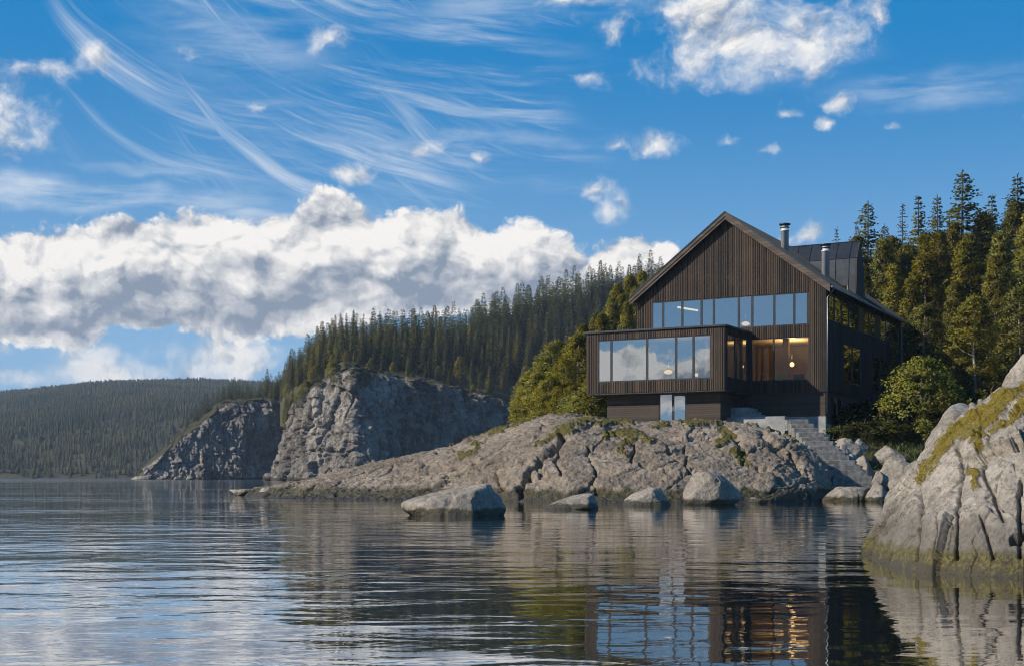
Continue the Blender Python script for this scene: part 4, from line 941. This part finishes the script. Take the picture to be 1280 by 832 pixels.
# ------------------------------------------------------------------ trees
def leaf_quads(C, Dr, Ln, Wd, g, droop=0.):
    """kite-shaped leaves/sprays at C along Dr (unit), length Ln, width Wd -> verts, quads"""
    n = len(C); up = g.normal(size=(n, 3)); side = np.cross(Dr, up); side /= np.linalg.norm(side, axis=1)[:, None] + 1e-9
    a = C; b = C + Dr * (Ln * .45)[:, None] + side * (Wd * .5)[:, None]; c = C + Dr * Ln[:, None]; c[:, 2] -= droop * Ln; d = C + Dr * (Ln * .45)[:, None] - side * (Wd * .5)[:, None]
    V = np.stack([a, b, c, d], 1).reshape(-1, 3); return V, np.arange(4 * n).reshape(n, 4)
def trunk_mb(h, r, g, limbs=0, lean=0., crown0=.3):
    mb = MB(); k = 7; ph = g.uniform(0, 6.28)
    pts = [(math.sin(i * .9 + ph) * .06 * lean + lean * .1 * i / k, math.cos(i * 1.1 + ph) * .06 * lean, h * i / (k - 1) - .4 * (i == 0)) for i in range(k)]
    mb.tube(pts, r, 8, r * .15)
    for i in range(limbs):
        z = h * (crown0 + (1 - crown0) * .8 * (i + g.random()) / max(1, limbs)); a = g.uniform(0, 6.28); L_ = h * .24 * (1.15 - z / h)
        j = z / h * (k - 1); j0 = int(j); p0 = np.array(pts[j0]) * (1 - (j - j0)) + np.array(pts[min(k - 1, j0 + 1)]) * (j - j0)
        d = np.array([math.cos(a), math.sin(a), .55]); mb.tube([p0, p0 + d * L_ * .5, p0 + d * L_ + np.array([0, 0, L_ * .2])], r * .35, 5, r * .06)
    return mb
def spruce_mesh(seed, h=12., R0=2.0, dens=1., base=.06, ragged=.25, spray=.55):
    g = np.random.default_rng(seed); Cs, Ds, Ls, Ws = [], [], [], []
    z = h * base; 
    lop = g.uniform(0, 6.28)
    while z < h * .985:
        f = (z - h * base) / (h * (1 - base)); rad = R0 * (1 - f) ** .78 * g.uniform(1 - ragged, 1 + ragged * .6) + .10
        if f < .12: rad *= .6 + 3.3 * f
        nb = max(4, int((5 + 4.5 * (1 - f)) * dens)); a0 = g.uniform(0, 6.28)
        for b in range(nb):
            a = a0 + 6.283 * b / nb + g.normal() * .25; L_ = rad * g.uniform(.65, 1.15) * (1 + .15 * math.cos(a - lop))
            rise = .25 * f + .05; ns = max(2, int(L_ / (spray * .42)))
            for s in range(ns):
                q = (s + .6) / ns; r_ = L_ * q * .93; zz = z + L_ * (rise * q - .42 * q * q * (1 - f * .7)) + g.normal() * .06
                p = np.array([math.cos(a) * r_, math.sin(a) * r_, zz])
                for sg in ((-1, 1) if q < .95 else (0,)):
                    aa = a + sg * g.uniform(.3, .95); d = np.array([math.cos(aa), math.sin(aa), -.28 + .5 * f + g.normal() * .18]); d /= np.linalg.norm(d)
                    Cs.append(p); Ds.append(d); Ls.append(spray * (1.05 - .45 * q) * g.uniform(.7, 1.2) * (1 - .45 * f)); Ws.append(spray * .42 * g.uniform(.7, 1.2) * (1 - .4 * f))
        z += h * .026 * g.uniform(.6, 1.45)
    for k in range(5):
        Cs.append(np.array([0, 0, h * (.94 + .012 * k)])); Ds.append(np.array([g.normal() * .3, g.normal() * .3, .9])); Ls.append(h * .035); Ws.append(.09)
    V, Fq = leaf_quads(np.array(Cs), np.array(Ds), np.array(Ls), np.array(Ws), g, .15)
    return V, Fq
def crown_mesh(seed, h, rx, z0, z1, nclump, nleaf, leaf, shape='egg'):
    """broad crown: leaf clumps carried on limbs round the trunk"""
    g = np.random.default_rng(seed); Cs, Ds, Ls, Ws = [], [], [], []
    lump = g.normal(size=(7, 3)); lump /= np.linalg.norm(lump, axis=1)[:, None]
    for c in range(nclump):
        f = g.random() ** .85; a = g.uniform(0, 6.28); z = z0 + (z1 - z0) * f
        if shape == 'cone': env = (1 - f) ** .7 * (.35 + .65 * min(1, f * 5)) + .06
        else: env = math.sqrt(max(.02, 1 - (2 * f - .85) ** 2 / 1.35)) * (1.05 - .35 * f)
        d = np.array([math.cos(a), math.sin(a), f * 2 - 1]); env *= 1 + .22 * float(np.max(lump @ (d / np.linalg.norm(d)))) - .12
        rr = rx * env * g.uniform(.45, 1.) ** .6; cen = np.array([math.cos(a) * rr, math.sin(a) * rr, z]); cr = rx * g.uniform(.14, .27)
        n = int(nleaf * g.uniform(.6, 1.4)); u = g.normal(size=(n, 3)); u /= np.linalg.norm(u, axis=1)[:, None]; rad = g.random(n) ** .5
        pts = cen + u * rad[:, None] * cr * np.array([1, 1, .62]); dr = u * .7 + g.normal(size=(n, 3)) * .5 + np.array([0, 0, -.1]); dr /= np.linalg.norm(dr, axis=1)[:, None]
        Cs.append(pts); Ds.append(dr); Ls.append(leaf * g.uniform(.6, 1.3, n)); Ws.append(leaf * .6 * g.uniform(.6, 1.3, n))
    return leaf_quads(np.concatenate(Cs), np.concatenate(Ds), np.concatenate(Ls), np.concatenate(Ws), g)
PROTO = {}
def soft_normals(me, V, h):
    ax = np.zeros_like(V); ax[:, 2] = np.clip(V[:, 2], h * .15, h * .85) ; n = V - ax; n[:, 2] = n[:, 2] * .6 + .25 * np.linalg.norm(V[:, :2], axis=1) + .1
    n /= np.linalg.norm(n, axis=1)[:, None] + 1e-9
    fn = np.zeros((len(me.polygons), 3), np.float32); me.polygons.foreach_get('normal', fn.ravel()); fv = np.repeat(fn, 4, 0)
    fv *= np.sign((fv * n).sum(1))[:, None] + 1e-6
    n = n * .75 + fv * .5; n /= np.linalg.norm(n, axis=1)[:, None] + 1e-9
    me.polygons.foreach_set('use_smooth', np.ones(len(me.polygons), bool)); me.normals_split_custom_set_from_vertices(n.tolist())
def proto(kind, trunk_me, V, Fq, mat):
    me = arr_mesh(kind + '_crown', V, Fq, False); soft_normals(me, np.asarray(V, float), float(np.max(V[:, 2]))); me.materials.append(M[mat]); PROTO.setdefault(kind, []).append((trunk_me, me))
def tm(mb, mat):
    me = bpy.data.meshes.new('trunk'); me.from_pydata(mb.v, [], mb.f); me.update(); me.materials.append(M[mat]); return me
for i in range(5):
    g_ = np.random.default_rng(100 + i); proto('spruce', tm(trunk_mb(12, .17, g_), 'bark'), *spruce_mesh(200 + i, 12., [1.9, 2.3, 1.6, 2.1, 1.75][i], 1., .05, [.25, .35, .3, .2, .45][i]), 'spruce')
for i in range(3):
    g_ = np.random.default_rng(190 + i); proto('spruce', tm(trunk_mb(12, .17, g_), 'bark'), *spruce_mesh(290 + i, 12., [2.1, 2.4, 1.9][i], 1.1, .04, .3), 'olive')
for i in range(3):
    g_ = np.random.default_rng(170 + i); proto('skyspruce', tm(trunk_mb(13, .2, g_), 'bark'), *spruce_mesh(270 + i, 13., [3.3, 2.9, 3.1][i], 1.75, .04, .45, .62), 'spruce')
for i in range(2):   # gaunt, thin-topped
    g_ = np.random.default_rng(150 + i); proto('thin', tm(trunk_mb(12, .16, g_), 'bark'), *spruce_mesh(250 + i, 12., 1.8, 1.15, .10, .55, .42), 'spruce')
for i in range(5):
    g_ = np.random.default_rng(300 + i); proto('pine', tm(trunk_mb(11, .18, g_, 9, 1., .25), 'bark'), *crown_mesh(310 + i, 11, [2.3, 2.0, 2.6, 2.1, 2.4][i], .9, 11.2, 210, 52, .24, 'cone'), 'pine')
for i in range(4):
    g_ = np.random.default_rng(400 + i); proto('birch', tm(trunk_mb(9, .14, g_, 9, 1.3, .25), 'birchbark'), *crown_mesh(410 + i, 9, [2.2, 2.6, 2.0, 2.4][i], 1., 9.2, 170, 60, .21, 'egg'), 'birch')
for i in range(3):
    g_ = np.random.default_rng(500 + i); proto('shrub', tm(trunk_mb(1.6, .05, g_, 6, 1., .1), 'bark'), *crown_mesh(510 + i, 2, 1.1, .05, 2.0, 130, 60, .085, 'egg'), 'shrub')
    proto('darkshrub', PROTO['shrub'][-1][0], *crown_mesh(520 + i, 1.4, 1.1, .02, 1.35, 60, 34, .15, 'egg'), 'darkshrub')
NT = {}
def plant(kind, name, p, h, wd, label, cat, group=None, rz=None, var=None):
    base_h = {'skyspruce': 13, 'spruce': 12, 'thin': 12, 'pine': 11.2, 'birch': 9.2, 'shrub': 2., 'darkshrub': 1.35}[kind]
    pr = PROTO[kind]; trunk, crown = pr[random.randrange(len(pr)) if var is None else var % len(pr)]
    e = empty(name, p, random.uniform(0, 6.28) if rz is None else rz, label, cat, group); s = h / base_h; e.scale = (s * wd, s * wd, s)
    link('trunk', trunk, None, e); link('crown', crown, None, e); NT[name] = NT.get(name, 0) + 1
    return e
taken = []
def free(x, y, r):
    for a, b, c in taken:
        if (a - x) ** 2 + (b - y) ** 2 < (r + c) ** 2 * .5: return False
    taken.append((x, y, r)); return True
def put(kind, name, px, D, top_py, wd, label, cat, group=None, gr=gN, **k):
    """tree whose foot is on the ground at (px, D); height from the photo"""
    z = gr.z(px, D); h = ZZ(top_py, D) - z; x = (px - 640) / F * D; taken.append((x, D, h * .12))
    return plant(kind, name, (x, D, z - .1), h, wd, label, cat, group, **k)
# --- named trees right of the house (skyline)
SKY = [('skyspruce', 1085, 152, 250, 1.0, 'slim dark spruce nearest the dormer on the skyline right of the house'), ('thin', 1046, 168, 284, .8, 'thin bare-topped spruce peeping over the dormer roof'), ('thin', 1071, 160, 276, .8, 'thin dark spruce just right of the dormer gable'),
       ('thin', 1128, 158, 254, 1., 'gaunt pale spruce between two dark spruces right of the dormer'), ('skyspruce', 1148, 150, 244, .95, 'narrow dark spruce left of the tallest spruce'), ('skyspruce', 1172, 158, 243, .9, 'dark narrow spruce close beside the tallest spruce'),
       ('skyspruce', 1203, 146, 211, 1.15, 'tallest dark spruce on the skyline above the yellow-green pines'), ('skyspruce', 1240, 150, 243, 1.1, 'rounded dark spruce between the tallest one and the one at the right edge'), ('skyspruce', 1272, 146, 217, 1.1, 'tall ragged spruce at the right edge of the photo'),
       ('skyspruce', 1106, 162, 279, .9, 'low dark spruce behind the slim spruce nearest the dormer'), ('skyspruce', 1222, 160, 262, .9, 'dark spruce half hidden right of the tallest spruce'), ('skyspruce', 1187, 164, 262, .8, 'short dark spruce squeezed in just left of the tallest one')]
for i, (k, px, D, py, w, lab) in enumerate(SKY): put(k, 'spruce_tree', px, D, py, w, lab, 'spruce tree', 'spruces on the skyline right of the house', var=i)
# --- yellow-green pines on the bank right of the house
G_P = 'yellow-green pines on the slope right of the house'
PLAB = ['yellow-green pine in the front row behind the shrub and mossy outcrop', 'yellow-green pine halfway up the slope right of the house', 'olive pine in the top row just below the dark skyline spruces']
for ri, (D, y0, y1, step) in enumerate(((111, 400, 350, 52), (119, 375, 315, 46), (128, 345, 290, 42), (137, 318, 268, 38), (146, 300, 250, 36))):
    px = (1092, 1082, 1078, 1075, 1072)[ri]
    while px < 1345:
        f = (px - 1075) / 250.; py = (y0 + (y1 - y0) * min(1, max(0, f))) + random.uniform(-16, 14); kind = 'pine' if random.random() < .8 else 'spruce'
        put('birch' if ri == 0 and random.random() < .45 else 'pine', 'pine_tree', px, D + random.uniform(-3, 3), py, random.uniform(.85, 1.15), PLAB[(0, 0, 1, 1, 2)[ri]], 'pine tree', G_P + (', front row', ', front row', ', middle rows', ', middle rows', ', top row')[ri])
        px += step * random.uniform(.75, 1.25)
# --- trees left of the house behind the headland
G_L = 'yellow-green trees left of the house'
for k, px, D, py, w in (('birch', 672, 118, 466, 1.1), ('birch', 690, 122, 432, 1.0), ('birch', 706, 116, 448, 1.1), ('birch', 722, 120, 420, 1.0), ('birch', 738, 112, 470, 1.2), ('birch', 745, 126, 425, 1.0), ('pine', 728, 138, 405, .9), ('pine', 752, 140, 392, .85), ('birch', 663, 122, 484, 1.2), ('birch', 716, 108, 480, 1.2)):
    put(k, 'birch_tree' if k == 'birch' else 'pine_tree', px, D, py, w, 'leafy yellow-green tree directly behind the headland, left of the glazed box' if k == 'birch' else 'slender yellow-green pine rising behind the leafy trees left of the glazed box', 'birch tree' if k == 'birch' else 'pine tree', G_L + (', leafy' if k == 'birch' else ', slender'))
for px, D, py in ((664, 128, 462), (678, 132, 446), (698, 134, 428), (712, 128, 432), (655, 126, 482), (734, 132, 418), (686, 114, 470), (700, 110, 482)):
    put('birch', 'birch_tree', px, D, py, 1.1, 'leafy yellow-green tree directly behind the headland, left of the glazed box', 'birch tree', G_L + ', leafy')
for px, D, py in ((766, 150, 372), (776, 160, 368), (784, 148, 378), (795, 158, 360), (806, 165, 352), (772, 170, 356), (788, 176, 346), (815, 172, 346), (825, 180, 336), (760, 160, 384), (745, 165, 392), (830, 165, 350), (803, 180, 340)):
    put('pine', 'pine_tree', px, D, py, .85, 'yellow-green pine rising beside the left eave of the gable', 'pine tree', 'pines beside the left eave')
# --- shrubs
put('shrub', 'shrub', 1152, 90.5, 449, 1.0, 'large light green shrub at the rear right corner of the house', 'shrub')
put('shrub', 'shrub', 1186, 90, 490, 1.25, 'medium light green shrub just right of the large shrub', 'shrub')
put('shrub', 'shrub', 742, 97, 483, 1.2, 'small yellow-green shrub under the left end of the glazed box', 'shrub')
put('shrub', 'shrub', 728, 100, 490, 1.3, 'yellow-green shrub on the rock, left of the glazed box', 'shrub')
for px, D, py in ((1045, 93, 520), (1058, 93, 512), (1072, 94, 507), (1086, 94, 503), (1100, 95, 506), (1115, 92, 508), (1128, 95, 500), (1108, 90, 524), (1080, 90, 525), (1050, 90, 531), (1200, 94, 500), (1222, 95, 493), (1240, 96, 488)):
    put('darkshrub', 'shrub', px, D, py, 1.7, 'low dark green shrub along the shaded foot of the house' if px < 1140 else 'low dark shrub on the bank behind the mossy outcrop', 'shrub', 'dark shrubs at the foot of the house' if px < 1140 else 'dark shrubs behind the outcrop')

# --- spruces on the ridge above the cliffs: individuals, then the rest as one mass
cand = []
for _ in range(16000):
    px = rng.uniform(232, 850); D = rng.uniform(425, 660)
    pr = interp_table(FAR, np.array([px])); dfront = float(pr[1][0][0]); drid = float(pr[2][0][0])
    if dfront - 6 < D < drid + 16: cand.append((px, D, D - dfront))
kept = []
for px, D, fr_ in cand:
    x = (px - 640) / F * D; r = 1.9
    if all((x - a) ** 2 + (D - b) ** 2 > (r * 2) ** 2 for a, b in ((k[3], k[1]) for k in kept)): kept.append((px, D, fr_, x))
kept.sort(key=lambda k: k[1])
def sky_h(px, fr_): return rng.uniform(11.5, 18.5) * (.6 + .4 * min(1, max(0, fr_) / 26)) * (.72 if px < 380 else 1.)
indiv = 0; rest = []
near_lab = {}
for i, (px, D, fr_, x) in enumerate(kept):
    z = gF.z(px, D); h = sky_h(px, fr_)
    if fr_ < 12 and rng.random() < .6: h *= .55
    # visible ones: ridge line or first rows
    if indiv < 276:
        indiv += 1
        if fr_ < 14 and px > 395 and rng.random() < .30:
            plant('birch', 'birch_tree', (x, D, z - .2), h * .8, 1.2, 'small yellow-green tree on the brink of the cliff below the spruces', 'birch tree', 'leafy trees on the brink of the cliff'); continue
        zone = ('spruce on the low spur above the distant cliff, left end of the ridge', 'spruces on the left spur') if px < 360 else (('spruce directly above the pale sunlit cliff', 'spruces above the sunlit cliff') if px < 470 else (('spruce on the wooded ridge above the shaded part of the cliff', 'spruces above the shaded cliff') if px < 660 else ('spruce high on the ridge between the cliff and the house', 'spruces between cliff and house')))
        plant('spruce' if rng.random() < .85 else 'thin', 'spruce_tree', (x, D, z - .2), h, rng.uniform(.95, 1.35), zone[0], 'spruce tree', zone[1])
    else: rest.append((x, D, z - .2, h))
for i in range(34):
    px = rng.uniform(205, 640) if i > 10 else rng.uniform(355, 440); pr = interp_table(FAR, np.array([px])); D = float(pr[0][0][0]) + rng.uniform(-2., 9.); z = gF.z(px, D); h = rng.uniform(3.5, 7.5) * (.7 if px < 350 else 1)
    plant('birch', 'birch_tree', ((px - 640) / F * D, D, z - .5), h, 1.5, 'small bushy yellow-green tree on the brink of the cliff below the spruces' if px > 355 else 'small bushy yellow-green tree on the edge of the distant cliff', 'birch tree', 'bushy trees on the brink of the cliff' if px > 355 else 'bushy trees on the edge of the distant cliff')
for i in range(16):
    px = 334 + 2.1 * i; D = rng.uniform(600, 618) if px < 356 else rng.uniform(428, 436); z = gF.z(px, D); x = (px - 640) / F * D
    plant('spruce', 'spruce_tree', (x, D, z - .6), rng.uniform(9, 15) * (1. if px < 356 else .7), 1.3, 'spruce in the notch between the distant cliff and the pale sunlit cliff', 'spruce tree', 'spruces in the notch between the cliffs', var=i)
print('ridge trees', len(kept), 'individual', indiv, 'rest', len(rest), NT)

def low_tree(g, n=7, tiers=5):
    """small open conifer: ragged tiers of drooping sprays"""
    V, Fq = [], []
    for t in range(tiers):
        z = .08 + .86 * t / tiers; r = .21 * (1 - t / tiers) ** .8 + .015; a0 = g.uniform(0, 6.28)
        for k in range(n):
            a = a0 + 6.283 * k / n; w = 6.283 / n * .62; rr = r * g.uniform(.7, 1.25); b = len(V); zt = z + .26 * g.uniform(.8, 1.1)
            V += [(0, 0, min(1, zt)), (math.cos(a - w) * rr * .75, math.sin(a - w) * rr * .75, z + .03), (math.cos(a) * rr, math.sin(a) * rr, z - .02), (math.cos(a + w) * rr * .75, math.sin(a + w) * rr * .75, z + .03)]; Fq.append((b, b + 1, b + 2, b + 3))
    return np.array(V), np.array(Fq)
def mass(name, spots, mat, label, cat, variants, wd=1.):
    Vs, Fs = [], []; b = 0
    for x, y, z, h in spots:
        V, Fq = variants[rng.integers(len(variants))]; a = rng.uniform(0, 6.28); c, s = math.cos(a), math.sin(a); w = h * wd * rng.uniform(.85, 1.3)
        q = np.stack([(V[:, 0] * c - V[:, 1] * s) * w + x, (V[:, 0] * s + V[:, 1] * c) * w + y, V[:, 2] * h + z], -1); Vs.append(q); Fs.append(Fq + b); b += len(V)
    o = link(name, arr_mesh(name, np.concatenate(Vs), np.concatenate(Fs), False), M[mat]); tag(o, label, cat, kind='stuff'); return o
LT = []
for i in range(5):
    V_, F_ = spruce_mesh(650 + i, 12., 2.2, .85, .03, .35, .66); LT.append((V_ / 12., F_))
if rest: mass('ridge_forest', rest, 'far', 'dark spruce forest filling the ridge behind the front trees', 'forest', LT, 1.2)
LT2 = [low_tree(np.random.default_rng(700 + i), 6, 4) for i in range(5)]
spots = []
for _ in range(30000):
    px = rng.uniform(-230, 480); D = 862 + (2120 - 862) * rng.random() ** .85; z = gH.z(px, D)
    if z < .3: continue
    spots.append(((px - 640) / F * D, D, z - .3, rng.uniform(3., 7.5) * (1. if rng.random() < .95 else 1.3)))
mass('hill_forest', spots, 'far', 'dark conifer forest covering the far hills across the lake', 'forest', LT2, 1.2)
PT = []
for i in range(4):
    V_, F_ = crown_mesh(690 + i, 1., .21, .06, 1., 60, 22, .045, 'cone'); PT.append((V_, F_))
spots = []
for _ in range(330):
    px = rng.uniform(1350, 2550); D = rng.uniform(98, 150); x = (px - 640) / F * D
    if free(x, D, 2.2): spots.append((x, D, gN.z(px, D) - .2, rng.uniform(9, 14)))
mass('bank_forest', spots, 'pine', 'yellow-green pine forest continuing along the bank past the mossy outcrop', 'forest', PT, 1.1)
# undergrowth on the bank
sp_ = []
def tuft(g):
    n = 9; C = g.normal(size=(n, 3)) * .12; C[:, 2] = 0; d = g.normal(size=(n, 3)) * .45; d[:, 2] = 1; d /= np.linalg.norm(d, axis=1)[:, None]
    return leaf_quads(C, d, g.uniform(.6, 1., n), np.full(n, .16), g)
TF = [tuft(np.random.default_rng(800 + i)) for i in range(6)]
for _ in range(9000):
    px = rng.uniform(1030, 1420) if rng.random() < .6 else rng.uniform(1420, 2300); D = rng.uniform(84, 128); z = gN.z(px, D)
    if z > 1.2: sp_.append(((px - 640) / F * D, D, z - .05, rng.uniform(.25, .8)))
mass('undergrowth', sp_, 'darkshrub', 'low undergrowth and grass on the bank right of the stairs', 'undergrowth', TF)

# ------------------------------------------------------------------ air
def haze():
    m, g = newmat('haze_air')
    v = g.n('VolumePrincipled', Color=(.62, .76, .96), Density=.00014, Anisotropy=.1); g.out(v.outputs[0], 'Volume')
    mb = MB(); mb.box(-3800, 3800, -500, 4700, -14, 205); o = mb.build('haze', m); tag(o, kind='stuff')
haze()
